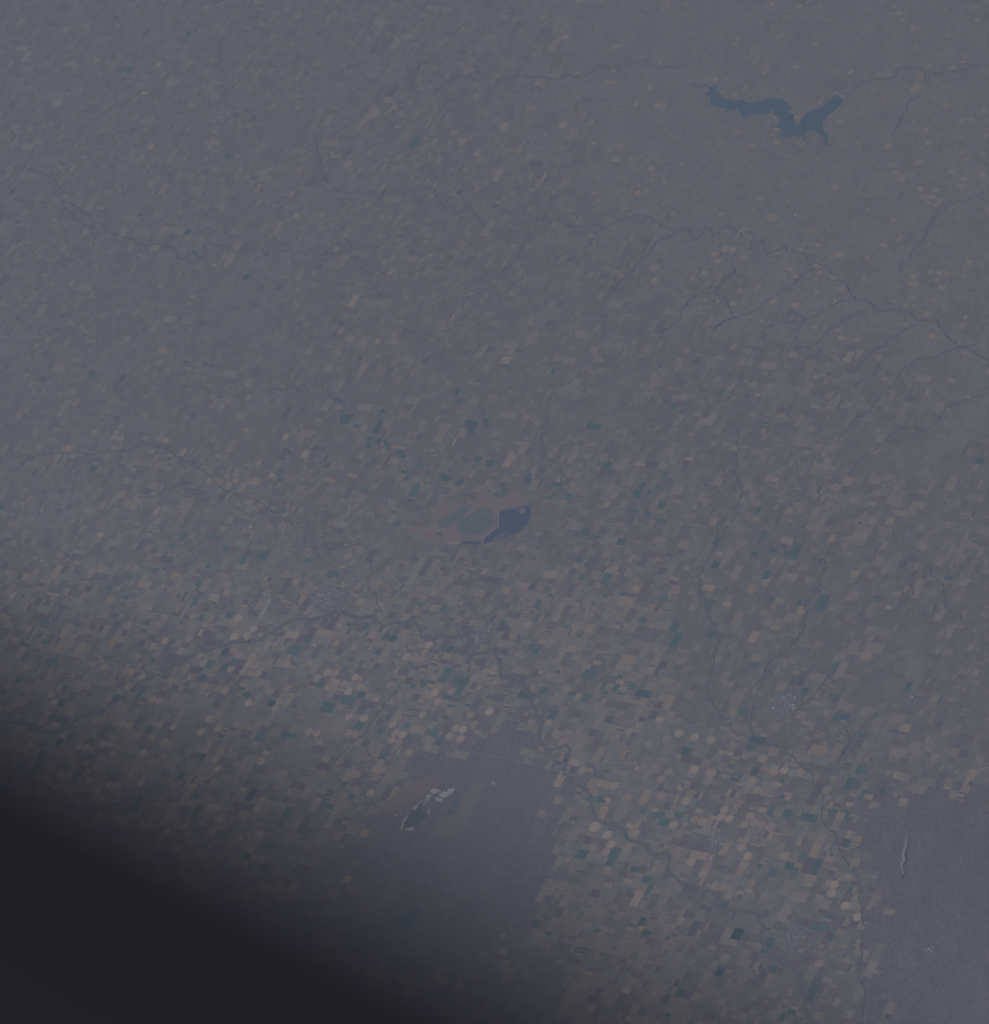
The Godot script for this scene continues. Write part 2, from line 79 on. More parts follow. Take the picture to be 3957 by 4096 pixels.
const TAN_FIELDS = [1272,516,45,40,1547,838,60,50,1309,595,40,30,934,1097,35,40,1109,1118,25,40,1209,1177,50,40,1140,1254,45,25,1008,1097,30,40,1209,1467,55,45,1447,1694,50,30,1241,1985,55,40,1605,1911,45,50,1510,1900,40,35,1558,1515,50,16,2065,1520,35,30,1764,1652,60,16,1663,1795,60,16,792,1800,30,25,866,1536,60,25,697,1319,30,40,591,1340,30,30,644,728,25,40,1447,1335,45,12,1721,1050,60,30,1859,1351,40,40,575,2270,35,40,638,1615,40,45,2123,1816,40,40,454,1383,20,60,1785,1552,30,14,3157,860,50,35,3368,881,60,35,3321,955,45,18,3437,952,50,25,3638,1060,60,45,3701,1124,80,25,3764,1097,45,35,3389,1187,45,30,3247,1076,40,40,2887,1140,45,16,2782,1314,60,45,2808,1351,35,18,2391,1361,50,40,2153,1441,35,40,2222,1457,30,40,2079,1488,35,25,2053,1530,40,30,3009,1441,30,40,3067,1499,35,40,2998,1340,25,40,3067,1356,30,30,3173,1266,30,40,3215,1324,45,35,3506,1272,25,45,3833,1277,55,40,3817,1235,50,30,3722,1361,40,35,3616,1361,40,12,3965,1372,60,45,2777,1647,20,60,2824,1684,50,20,2940,1641,50,35,3284,1663,45,25,3210,1737,20,60,2956,1773,60,30,2375,1726,50,40,2581,1721,55,40,2222,1847,50,60,2143,1816,40,60,2164,1890,30,50,3120,2186,40,25,3014,2186,45,12,3342,2196,40,35,3680,1937,60,20,3500,1943,55,12,2697,1995,50,30,2708,2067,40,20,3141,2069,40,40,2423,1277,40,30,2359,1224,40,20,2158,1351,60,12,3109,580,35,40,2412,558,20,45,4248,870,80,40,4655,928,70,60,4507,1000,60,45,4576,1076,70,90,4734,981,40,40,4750,1367,60,25,4887,1324,60,14,4930,1277,45,30,4946,875,70,20,5057,891,35,25,4122,1068,45,20,4158,1192,40,60,4037,1008,55,45,4153,1420,45,25,4021,1161,40,25,4428,606,90,18,4475,580,50,40,4983,1678,40,16,4634,1763,25,60,5178,1530,50,40,5057,1515,30,40,5051,1272,45,40,5194,706,50,30,4497,2075,40,45,4481,2016,45,14,4100,2344,60,25,4634,2272,50,16,4718,2286,25,14,5595,1578,50,20,5041,1715,60,14,5252,1789,20,50,5384,1710,35,35,4866,1752,45,14,6123,754,45,35,6117,580,35,30,6302,617,35,30,6704,595,25,35,6175,1742,55,45,7211,1425,60,40,6841,1559,45,12,6735,2318,70,30,6059,2302,60,14,7364,611,60,50,7084,791,50,50,7021,632,60,35,6947,1567,40,16,7401,1583,80,30,7200,1906,30,40,7507,1626,40,50,7517,1879,20,40,6661,2223,60,25,6947,1678,35,20,7327,706,60,60,6894,886,30,50,1357,2554,60,45,1510,2583,45,18,712,2731,45,20,1299,2802,80,35,1119,2860,40,60,1035,2960,35,40,1241,2992,40,25,1558,3018,50,30,1679,3087,45,16,1838,3209,55,45,1161,3320,60,30,1394,3304,50,50,887,3219,60,50,971,2744,45,10,755,3457,45,25,607,3230,50,40,945,3504,120,30,1161,3504,45,16,1468,3621,40,45,918,3589,60,30,549,3584,60,40,459,3647,60,30,586,3647,45,35,1325,3526,50,30,1679,3843,45,40,1737,3853,50,30,2033,3855,80,40,1832,3885,50,50,1933,3916,60,40,823,4043,50,50,1066,4054,60,40,1785,4233,35,25,1257,4086,40,50,1970,3441,45,20,982,3959,30,35,1816,3811,45,25,1885,3848,50,30,3083,2437,60,70,2729,2649,40,40,2803,2707,80,25,2866,2754,30,60,2919,2775,40,40,3046,2966,60,60,3020,2733,40,35,3183,3040,60,45,2370,2432,60,35,2396,2548,45,40,3289,2913,14,60,2639,2775,60,10,3215,3320,50,45,2708,3256,50,25,2898,3346,50,40,2507,3547,20,60,2634,3837,90,20,2438,3943,60,25,2655,3911,90,14,2887,3959,60,25,2497,3837,40,25,2428,3837,40,14,2349,3821,80,40,2042,3858,70,35,3701,3462,55,60,3680,3293,60,20,3183,3578,110,14,3067,3610,50,40,2877,4107,60,40,2792,4091,20,70,2740,3742,30,25,2824,3806,80,20,2359,3441,50,12,3162,2659,25,45,3220,2577,40,25,2877,4191,35,50,2127,4043,40,25,2264,4207,55,35,2454,3673,25,50,2069,3705,35,45,2100,3547,15,50,3511,3515,60,25,4254,2594,50,30,4407,2446,55,35,4771,2807,25,60,4782,2881,90,25,4048,2881,70,45,5273,3061,70,50,5384,3111,80,16,4729,2968,40,20,4460,2871,35,35,5859,3087,30,60,4232,2707,45,12,5130,2849,70,14,4972,3457,90,20,4608,3578,45,20,5532,3478,50,25,5812,3552,70,20,5416,3927,80,45,4676,3515,70,20,4740,3557,50,25,5120,3716,80,16,5352,3621,80,40,4644,3726,40,25,5532,4133,70,40,5236,4043,50,40,4856,4033,45,35,4798,4181,40,70,5405,4006,80,14,5712,4170,50,40,5923,4244,50,30,4475,4265,55,25,4961,4191,50,12,5564,4202,90,10,5120,4191,45,14,4306,3388,60,30,5516,3673,60,20,6635,3594,80,40,6408,3541,110,40,6154,3821,55,40,6228,3784,45,20,6191,3837,70,25,5980,3853,45,40,6223,3885,40,35,6017,3969,50,60,6841,4001,80,40,6788,3853,60,50,7000,3843,70,40,7010,3948,60,30,6651,3969,100,16,6693,3901,60,45,6714,4001,50,14,7179,4012,70,60,6313,4086,45,40,6524,4107,50,80,6862,4165,60,35,6566,4170,60,20,6904,4154,50,30,6059,3621,80,40,6255,3325,55,20,6482,3436,55,14,7211,4107,80,30,6397,3367,30,70,6117,3087,50,30,5858,3071,30,60,5922,4244,60,30,6873,4276,80,50,7021,4123,30,50,7116,4170,50,40,6746,2321,60,20,7464,2612,50,10,6154,3320,45,16,6545,3578,60,40,6228,3563,80,14,6387,3494,50,20,6978,4033,60,20,6297,4325,90,40,6656,4311,45,45,6757,4332,60,45,6883,4226,60,60,6017,4712,60,50,6123,4900,60,35,6339,4945,110,50,6408,4887,60,45,6234,4808,70,35,6154,4971,60,50,6033,5098,60,60,6841,5161,60,50,7000,5188,120,50,6936,5246,70,50,5795,5420,60,40,5827,5473,70,25,6049,5267,60,40,7316,5980,70,60,7184,6023,110,40,6545,6001,110,50,7190,5753,90,50,7211,5896,50,25,7243,5827,70,40,6207,5816,60,50,6028,5790,50,25,5869,5700,45,30,6249,5500,60,50,6376,5383,50,20,6207,5024,70,25,6455,4528,25,50,6249,4496,30,40,6186,4485,30,35,6519,4401,60,25,7073,4570,30,30,6841,4591,60,40,7385,4374,60,40,6408,4538,40,40,6809,4771,50,50,4861,4401,50,40,5469,4358,70,45,4428,4596,60,40,4475,4269,60,25,4909,4633,40,35,5405,4718,60,50,4153,5235,60,35,4127,4992,70,60,4718,5029,60,50,5215,5505,50,30,5347,5986,60,50,5014,4808,120,45,4676,5267,60,35,5669,4644,60,25,5669,4702,80,35,5944,4348,60,40,5923,4237,50,30,5754,4432,50,20,5268,4469,50,18,5495,4543,50,25,5817,4834,60,25,4592,4887,60,25,5891,5605,70,100,5796,5415,50,50,5231,6153,60,50,686,5003,60,80,528,5045,60,90,929,5362,30,45,1542,4998,60,35,1637,5001,50,25,1690,5014,35,30,881,5447,50,80,739,4565,40,18,844,4559,25,45,7348,6312,110,40,6477,7046,70,60,6397,7173,110,50,7116,7294,70,30]

var rng := RandomNumberGenerator.new()
var patchy := FastNoiseLite.new()
var names := {}
var mats := {}
var field_grain: Texture2D
var prairie_grain: Texture2D
var built_grain: Texture2D
var dune_grain: Texture2D
var unit_plane: ArrayMesh
var disc: ArrayMesh
var lake_px: PackedVector2Array
var parcels := []
var faint := false
var circle_cells := {}

# tone -> base colour (linear); one duller tan has haze painted in
const TONES := {
	"grass": Vector3(0.129, 0.117, 0.090), "soil": Vector3(0.116, 0.100, 0.084), "olive": Vector3(0.168, 0.152, 0.106), "tan": Vector3(0.222, 0.168, 0.104), "prairie": Vector3(0.152, 0.136, 0.108),
	"pale": Vector3(0.258, 0.196, 0.124), "green": Vector3(0.045, 0.084, 0.068), "purple": Vector3(0.100, 0.080, 0.078), "water": Vector3(0.036, 0.074, 0.070),
	"blue": Vector3(0.034, 0.050, 0.068), "marsh": Vector3(0.092, 0.110, 0.092), "basin": Vector3(0.148, 0.104, 0.080), "salt": Vector3(0.40, 0.375, 0.31),
	"wood": Vector3(0.060, 0.072, 0.063), "bottom": Vector3(0.104, 0.095, 0.084), "hazed_tan": Vector3(0.180, 0.146, 0.102), "sandhill": Vector3(0.104, 0.090, 0.084), "built": Vector3(0.15, 0.15, 0.13),
	"concrete": Vector3(0.36, 0.34, 0.30), "gravel": Vector3(0.34, 0.31, 0.26), "char": Vector3(0.03, 0.03, 0.035), "mud": Vector3(0.15, 0.13, 0.11), "meadow": Vector3(0.126, 0.110, 0.085),
}


func _ready() -> void:
	rng.seed = 73
	var cam := Camera3D.new()
	cam.name = "camera"
	cam.transform = Transform3D(Basis(RIGHT, UPWARD, BACK).orthonormalized(), Vector3.ZERO)
	var lens := CameraAttributesPhysical.new()
	lens.frustum_focal_length = 94.8836
	lens.frustum_near = 0.05
	lens.frustum_far = 6000000.0
	lens.frustum_focus_distance = 750.0           # a little short of infinity: the plain is slightly soft, the window edge far out of focus
	lens.exposure_aperture = 1.6
	cam.attributes = lens
	cam.near = 0.05
	cam.far = 6000000.0
	cam.fov = 14.416
	add_child(cam)

	var sky_look := ProceduralSkyMaterial.new()
	sky_look.sky_top_color = Color(0.36, 0.52, 0.80)
	sky_look.sky_horizon_color = Color(0.66, 0.75, 0.86)
	sky_look.ground_bottom_color = Color(0.30, 0.31, 0.34)
	sky_look.ground_horizon_color = Color(0.55, 0.60, 0.68)
	var sky := Sky.new()
	sky.sky_material = sky_look
	var env := Environment.new()
	env.background_mode = Environment.BG_SKY
	env.sky = sky
	env.background_energy_multiplier = 0.8
	env.tonemap_mode = Environment.TONE_MAPPER_LINEAR
	env.tonemap_exposure = 1.03
	env.sdfgi_enabled = true
	env.ssao_enabled = true
	env.ssil_enabled = true
	env.volumetric_fog_enabled = true
	env.volumetric_fog_density = 0.0
	var around := WorldEnvironment.new()
	around.name = "surroundings"
	around.environment = env
	add_child(around)

	var sun := DirectionalLight3D.new()
	sun.name = "sun"
	sun.light_energy = 1.3
	sun.light_angular_distance = 0.53
	sun.light_color = Color(1.0, 0.965, 0.91)
	sun.shadow_enabled = true
	add_child(sun)
	sun.look_at_from_position(Vector3(-0.0796, 0.648, 0.757), Vector3.ZERO)

	make_textures()
	make_shared_meshes()
	build_ground()
	build_air()
	build_regions()
	build_waters()
	build_creeks()
	build_circles()
	build_farmland()
	build_roads()
	build_towns()
	build_airfield()
	build_smoke()
	build_window()


# ---------------------------------------------------------------- places
func ground_point(x: float, y: float) -> Vector2:
	var d := RIGHT * ((x - 1978.5) / FOCAL) - UPWARD * ((y - 2048.0) / FOCAL) - BACK
	var t := EYE.y / -d.y
	return Vector2(EYE.x + d.x * t, EYE.z + d.z * t)

func seen_at(m: Vector2) -> Vector2:
	var q := Vector3(m.x, 0, m.y) - EYE
	var w := -q.dot(BACK)
	return Vector2(1978.5 + FOCAL * q.dot(RIGHT) / w, 2048.0 - FOCAL * q.dot(UPWARD) / w)

func place(m: Vector2, high := 0.0) -> Vector3:
	return Vector3(m.x - EYE.x, high - EYE.y, m.y - EYE.z)

func outline(flat: Array) -> PackedVector2Array:
	var out := PackedVector2Array()
	for k in range(0, flat.size(), 2):
		out.append(ground_point(flat[k] / 2.0, flat[k + 1] / 2.0))
	return out

func pixels(flat: Array) -> PackedVector2Array:
	var out := PackedVector2Array()
	for k in range(0, flat.size(), 2):
		out.append(Vector2(flat[k] / 2.0, flat[k + 1] / 2.0))
	return out

func middle(pts: PackedVector2Array) -> Vector2:
	var c := Vector2.ZERO
	for p in pts:
		c += p
	return c / pts.size()

func rough(given: PackedVector2Array, amount: float, rounds := 2, closed := true) -> PackedVector2Array:
	# a traced outline with the small wander of a real shore between its points
	for attempt in 8:
		var out := wander(given, amount * (1.0 - 0.11 * attempt), rounds, closed)
		if not closed or not Geometry2D.triangulate_polygon(out).is_empty():
			return out
	return given

func wander(pts: PackedVector2Array, amount: float, rounds: int, closed: bool) -> PackedVector2Array:
	for r in rounds:
		var out := PackedVector2Array()
		var n := pts.size()
		for k in (n if closed else n - 1):
			var a := pts[k]
			var b := pts[(k + 1) % n]
			out.append(a)
			var side := (b - a).orthogonal()
			out.append((a + b) / 2.0 + side * rng.randf_range(-amount, amount))
		if not closed:
			out.append(pts[n - 1])
		pts = out
	return pts


# ---------------------------------------------------------------- nodes
func numbered(called: String) -> String:
	var n: int = names.get(called, 0)
	names[called] = n + 1
	return called if n == 0 else "%s_%03d" % [called, n]

func tag(o: Node, label: String, category: String, group := "", kind := "") -> void:
	if label:
		o.set_meta("label", label)
	if category:
		o.set_meta("category", category)
	if group:
		o.set_meta("group", group)
	if kind:
		o.set_meta("kind", kind)

func base(called: String, at: Vector3) -> Node3D:
	var o := Node3D.new()
	o.name = numbered(called)
	add_child(o)
	o.position = at
	return o

func mesh_node(called: String, mesh: Mesh, mat: Material, at: Vector3, parent: Node = null) -> MeshInstance3D:
	var o := MeshInstance3D.new()
	o.name = called if parent else numbered(called)
	o.mesh = mesh
	o.material_override = mat
	if parent:
		parent.add_child(o, true)
	else:
		add_child(o)
	o.position = at
	return o


# ---------------------------------------------------------------- materials
func srgb(v: Vector3) -> Color:
	return Color(v.x, v.y, v.z).linear_to_srgb()

func ground_mat(tone: String, shade := 1.0, grain: Texture2D = null, span := 16000.0, rough_ := 0.95) -> StandardMaterial3D:
	var key := "%s %.3f %s" % [tone, shade, "" if grain == null else str(grain.get_instance_id()) + " %d" % int(span)]
	if not mats.has(key):
		var m := StandardMaterial3D.new()
		m.resource_name = tone
		m.albedo_color = srgb(TONES[tone] * shade)
		m.roughness = rough_
		m.metallic_specular = 0.15
		if grain:
			m.albedo_texture = grain
			m.uv1_triplanar = true
			m.uv1_world_triplanar = true
			m.uv1_scale = Vector3.ONE / span
		mats[key] = m
	return mats[key]

func tinted_mat() -> StandardMaterial3D:
	var m := StandardMaterial3D.new()
	m.resource_name = "crops"
	m.vertex_color_use_as_albedo = true
	m.roughness = 0.95
	m.metallic_specular = 0.15
	m.albedo_texture = field_grain
	m.uv1_triplanar = true
	m.uv1_world_triplanar = true
	m.uv1_scale = Vector3.ONE / 16000.0
	return m

func noise(kind: int, octaves: int, freq: float, seed_: int, fractal := FastNoiseLite.FRACTAL_FBM) -> FastNoiseLite:
	var n := FastNoiseLite.new()
	n.noise_type = kind
	n.seed = seed_
	n.frequency = freq
	n.fractal_type = fractal
	n.fractal_octaves = octaves
	return n

func make_textures() -> void:
	patchy = noise(FastNoiseLite.TYPE_SIMPLEX_SMOOTH, 3, 1.0 / 14000.0, 5)
	var fine := noise(FastNoiseLite.TYPE_SIMPLEX_SMOOTH, 4, 0.045, 11).get_seamless_image(1024, 1024)
	var broad := noise(FastNoiseLite.TYPE_SIMPLEX_SMOOTH, 3, 0.006, 12).get_seamless_image(1024, 1024)
	field_grain = ImageTexture.create_from_image(blend(fine, broad, null, 0.20, 0.10, 0.0))
	var fine2 := noise(FastNoiseLite.TYPE_SIMPLEX_SMOOTH, 5, 0.03, 21).get_seamless_image(1024, 1024)
	var broad2 := noise(FastNoiseLite.TYPE_SIMPLEX_SMOOTH, 4, 0.005, 22).get_seamless_image(1024, 1024)
	var draws := noise(FastNoiseLite.TYPE_SIMPLEX, 3, 0.012, 23, FastNoiseLite.FRACTAL_RIDGED).get_seamless_image(1024, 1024)
	prairie_grain = ImageTexture.create_from_image(blend(fine2, broad2, draws, 0.24, 0.16, 0.13))
	var dunes := noise(FastNoiseLite.TYPE_SIMPLEX, 5, 0.05, 41).get_seamless_image(1024, 1024)
	dune_grain = ImageTexture.create_from_image(blend(dunes, broad, null, 0.42, 0.14, 0.0))
	var spots := noise(FastNoiseLite.TYPE_VALUE, 2, 0.35, 31).get_seamless_image(512, 512)
	built_grain = ImageTexture.create_from_image(blend(spots, spots, null, 0.75, 0.0, 0.0))

func blend(a: Image, b: Image, draws: Image, fa: float, fb: float, fd: float) -> Image:
	# grain of soil, stubble and grass; wooded draws are darker where the ridged pattern peaks
	var n := a.get_width()
	var out := Image.create(n, n, false, Image.FORMAT_RGB8)
	for y in n:
		for x in n:
			var v := 1.0 - fa * a.get_pixel(x, y).r - fb * b.get_pixel(x, y).r
			var g := v
			if draws:
				var d := clampf((draws.get_pixel(x, y).r - 0.56) * 3.0, 0.0, 1.0)
				v -= fd * d
				g = v + 0.06 * d
			out.set_pixel(x, y, Color(sqrt(maxf(v, 0.02)), sqrt(maxf(g, 0.02)), sqrt(maxf(g, 0.02))))
	return out


# ---------------------------------------------------------------- meshes
func make_shared_meshes() -> void:
	unit_plane = flat_mesh(PackedVector2Array([Vector2(-0.5, -0.5), Vector2(0.5, -0.5), Vector2(0.5, 0.5), Vector2(-0.5, 0.5)]), Vector2.ZERO)
	var ring := PackedVector2Array()
	for k in 40:
		ring.append(Vector2.from_angle(TAU * k / 40.0))
	disc = flat_mesh(ring, Vector2.ZERO)

func from_triangles(v: PackedVector3Array, colors := PackedColorArray(), idx := PackedInt32Array()) -> ArrayMesh:
	var arrays := []
	arrays.resize(Mesh.ARRAY_MAX)
	var normals := PackedVector3Array()
	normals.resize(v.size())
	normals.fill(Vector3.UP)
	arrays[Mesh.ARRAY_VERTEX] = v
	arrays[Mesh.ARRAY_NORMAL] = normals
	if colors.size():
		arrays[Mesh.ARRAY_COLOR] = colors
	if idx.size():
		arrays[Mesh.ARRAY_INDEX] = idx
	var m := ArrayMesh.new()
	m.add_surface_from_arrays(Mesh.PRIMITIVE_TRIANGLES, arrays)
	return m

func flat_mesh(pts: PackedVector2Array, about: Vector2) -> ArrayMesh:
	var v := PackedVector3Array()
	for p in pts:
		v.append(Vector3(p.x - about.x, 0, p.y - about.y))
	var tri := Geometry2D.triangulate_polygon(pts)
	var idx := PackedInt32Array()
	for k in range(0, tri.size(), 3):
		var a := pts[tri[k]]
		var b := pts[tri[k + 1]]
		var c := pts[tri[k + 2]]
		# front faces run clockwise seen from above (x right, z down)
		if (b - a).cross(c - a) > 0.0:
			idx.append_array([tri[k], tri[k + 1], tri[k + 2]])
		else:
			idx.append_array([tri[k], tri[k + 2], tri[k + 1]])
	return from_triangles(v, PackedColorArray(), idx)

func sheet(called: String, pts: PackedVector2Array, mat: Material, high: float, parent: Node3D = null) -> MeshInstance3D:
	var c := middle(pts)
	var at := place(c, high)
	if parent:
		at -= parent.position
	return mesh_node(called, flat_mesh(pts, c), mat, at, parent)

func smooth(pts: PackedVector2Array, step: float) -> PackedVector2Array:
	var out := PackedVector2Array()
	var n := pts.size()
	for k in n - 1:
		var a := pts[maxi(k - 1, 0)]
		var b := pts[k]
		var c := pts[k + 1]
		var d := pts[mini(k + 2, n - 1)]
		var parts := maxi(1, int((c - b).length() / step))
		for j in parts:
			out.append(b.cubic_interpolate(c, a, d, float(j) / parts))
	out.append(pts[n - 1])
	return out

func ribbon(pts: PackedVector2Array, about: Vector2, wide: float, uneven: float, wander: float) -> ArrayMesh:
	var v := PackedVector3Array()
	var idx := PackedInt32Array()
	var n := pts.size()
	var off := 0.0
	for k in n:
		var along := (pts[mini(k + 1, n - 1)] - pts[maxi(k - 1, 0)]).normalized()
		var side := along.orthogonal()
		off = off * 0.55 + rng.randf_range(-wander, wander)
		var c := pts[k] + side * off - about
		var l := wide * 0.5 * rng.randf_range(1.0 - uneven, 1.0 + uneven)
		var r := wide * 0.5 * rng.randf_range(1.0 - uneven, 1.0 + uneven)
		v.append(Vector3(c.x + side.x * l, 0, c.y + side.y * l))
		v.append(Vector3(c.x - side.x * r, 0, c.y - side.y * r))
		if k:
			var q := k * 2
			idx.append_array([q - 2, q, q - 1, q - 1, q, q + 1])
	return from_triangles(v, PackedColorArray(), idx)

func boxes_mesh(list: Array) -> ArrayMesh:
	# list of [x, z, wide, deep, high]; walls and a flat roof
	var st := SurfaceTool.new()
	st.begin(Mesh.PRIMITIVE_TRIANGLES)
	var one := BoxMesh.new()
	for b in list:
		st.append_from(one, 0, Transform3D(Basis.from_scale(Vector3(b[2], b[4], b[3])), Vector3(b[0], b[4] / 2.0, b[1])))
	return st.commit()


# ---------------------------------------------------------------- the plain
func build_ground() -> void:
	var v := PackedVector3Array()
	var idx := PackedInt32Array()
	var rings := [0.0, 15000.0, 30000.0, 50000.0, 75000.0, 105000.0, 140000.0, 180000.0, 240000.0, 330000.0, 450000.0, 620000.0, 850000.0, 1150000.0, 1500000.0, 1900000.0]
	var around := 48
	for r in rings:
		for k in around:
			var p: Vector2 = Vector2.from_angle(TAU * k / around) * float(r)
			var beyond := maxf(0.0, r - 180000.0)       # past the farmland the sheet bends down with the planet to the horizon
			v.append(Vector3(p.x, -beyond * beyond / (2.0 * 6371000.0), p.y))
	for i in rings.size() - 1:
		for k in around:
			var a: int = i * around + k
			var b: int = i * around + (k + 1) % around
			if i > 0:
				idx.append_array([a, a + around, b])
			idx.append_array([b, a + around, b + around])
	var m := from_triangles(v, PackedColorArray(), idx)
	var o := mesh_node("ground", m, ground_mat("prairie", 1.0, prairie_grain, 26000.0), place(Vector2.ZERO))
	tag(o, "grey brown prairie and cropland plain seen from high above", "ground", "", "structure")

func build_air() -> void:
	# the lowest eight kilometres of hazy air above the plain
	var air := FogVolume.new()
	air.name = "haze"
	air.shape = RenderingServer.FOG_VOLUME_SHAPE_BOX
	air.size = Vector3(520000, 9000, 520000)
	var fm := FogMaterial.new()
	fm.density = 0.24 / 8000.0
	fm.albedo = Color(0.765, 0.80, 0.862)
	air.material = fm
	add_child(air)
	air.position = place(Vector2.ZERO, 3500.0)
	tag(air, "thin blue haze of the air over the whole plain", "haze", "", "stuff")

func build_regions() -> void:
	var list := [
		[SANDQ_OUTLINE, "sand_hills", "sandhill", 1.12, "dull purple grassland of low sand hills round the salt marsh"],
		[SANDR_OUTLINE, "sand_hills", "sandhill", 1.12, "dull purple sand hill grassland under the smoke plume"],
		[BAND_OUTLINE, "sand_hills", "sandhill", 1.12, "dull purple grassland with scattered fields beyond the salt marsh"],
		[BASIN_OUTLINE, "marsh_flat", "basin", 1.12, "reddish brown dry flat of the oval marsh basin"],
	]
	for a in list:
		var pts := outline(a[0])
		if a[1] == "sand_hills":
			pts = Geometry2D.offset_polygon(pts, 1900.0)[0]
		pts = rough(pts, 0.08, 2)
		var o := sheet(a[1], pts, dune_mat() if a[1] == "sand_hills" else ground_mat(a[2], a[3], field_grain, 19000.0), 1.0 + 0.7 * list.find(a))
		tag(o, a[4], "grassland" if a[1] == "sand_hills" else "marsh", "", "structure")
	# small blowouts of bare sand and dark interdune thickets on the sand hills
	var spots := []
	for poly in [pixels(SANDQ_OUTLINE), pixels(SANDR_OUTLINE)]:
		var tries := 0
		var put := 0
		while put < 46 and tries < 4000:
			tries += 1
			var p := Vector2(rng.randf_range(1200, 3940), rng.randf_range(2860, 4080))
			if Geometry2D.is_point_in_polygon(p, poly):
				put += 1
				spots.append(ground_point(p.x, p.y))
	for k in spots.size():
		var ring := PackedVector2Array()
		var size := rng.randf_range(45, 130) if k % 3 else rng.randf_range(120, 340)
		for j in 9:
			ring.append(spots[k] + Vector2.from_angle(TAU * j / 9.0 + 0.05) * size * rng.randf_range(0.5, 1.1) * Vector2(0.7, 1.4))
		var dark: bool = k % 3 == 0
		var o := sheet("thicket" if dark else "blowout", ring, ground_mat("bottom", 0.85, field_grain, 9000.0) if dark else ground_mat("olive", 1.1, field_grain, 9000.0), 3.2 + 0.25 * (k % 7))
		var where := nearest_mark(spots[k])
		tag(o, ("dark low thicket between dunes " if dark else "small pale bare sand blowout ") + where, "thicket" if dark else "sand", "dark thickets on the sand hills" if dark else "bare sand blowouts", "structure")
	var wedge_field := sheet("field", outline([2998, 817, 3048, 918, 2928, 976, 2877, 1050, 2850, 1033, 2910, 945]), ground_mat("hazed_tan", 1.05, field_grain, 16000.0), 7.5)
	tag(wedge_field, "tan wedge-shaped field on the northern plain", "field", "", "structure")
	# brown and olive meadows round the salt lake
	for a in [[[3060, 6520, 3260, 6440, 3420, 6330, 3520, 6280, 3440, 6200, 3340, 6260, 3200, 6330, 3100, 6420], "basin", "brown salt meadow along the shore of the salt lake"], [[3480, 6600, 3620, 6540, 3660, 6480, 3760, 6300, 3860, 6230, 3900, 6260, 3800, 6420, 3700, 6640, 3560, 6700], "meadow", "olive wet meadow between the salt lake and the two dark ponds"]]:
		var o := sheet("meadow", rough(outline(a[0]), 0.14, 3), ground_mat(a[1], 1.0, field_grain, 9000.0), 9.0)
		tag(o, a[2], "meadow", "", "structure")

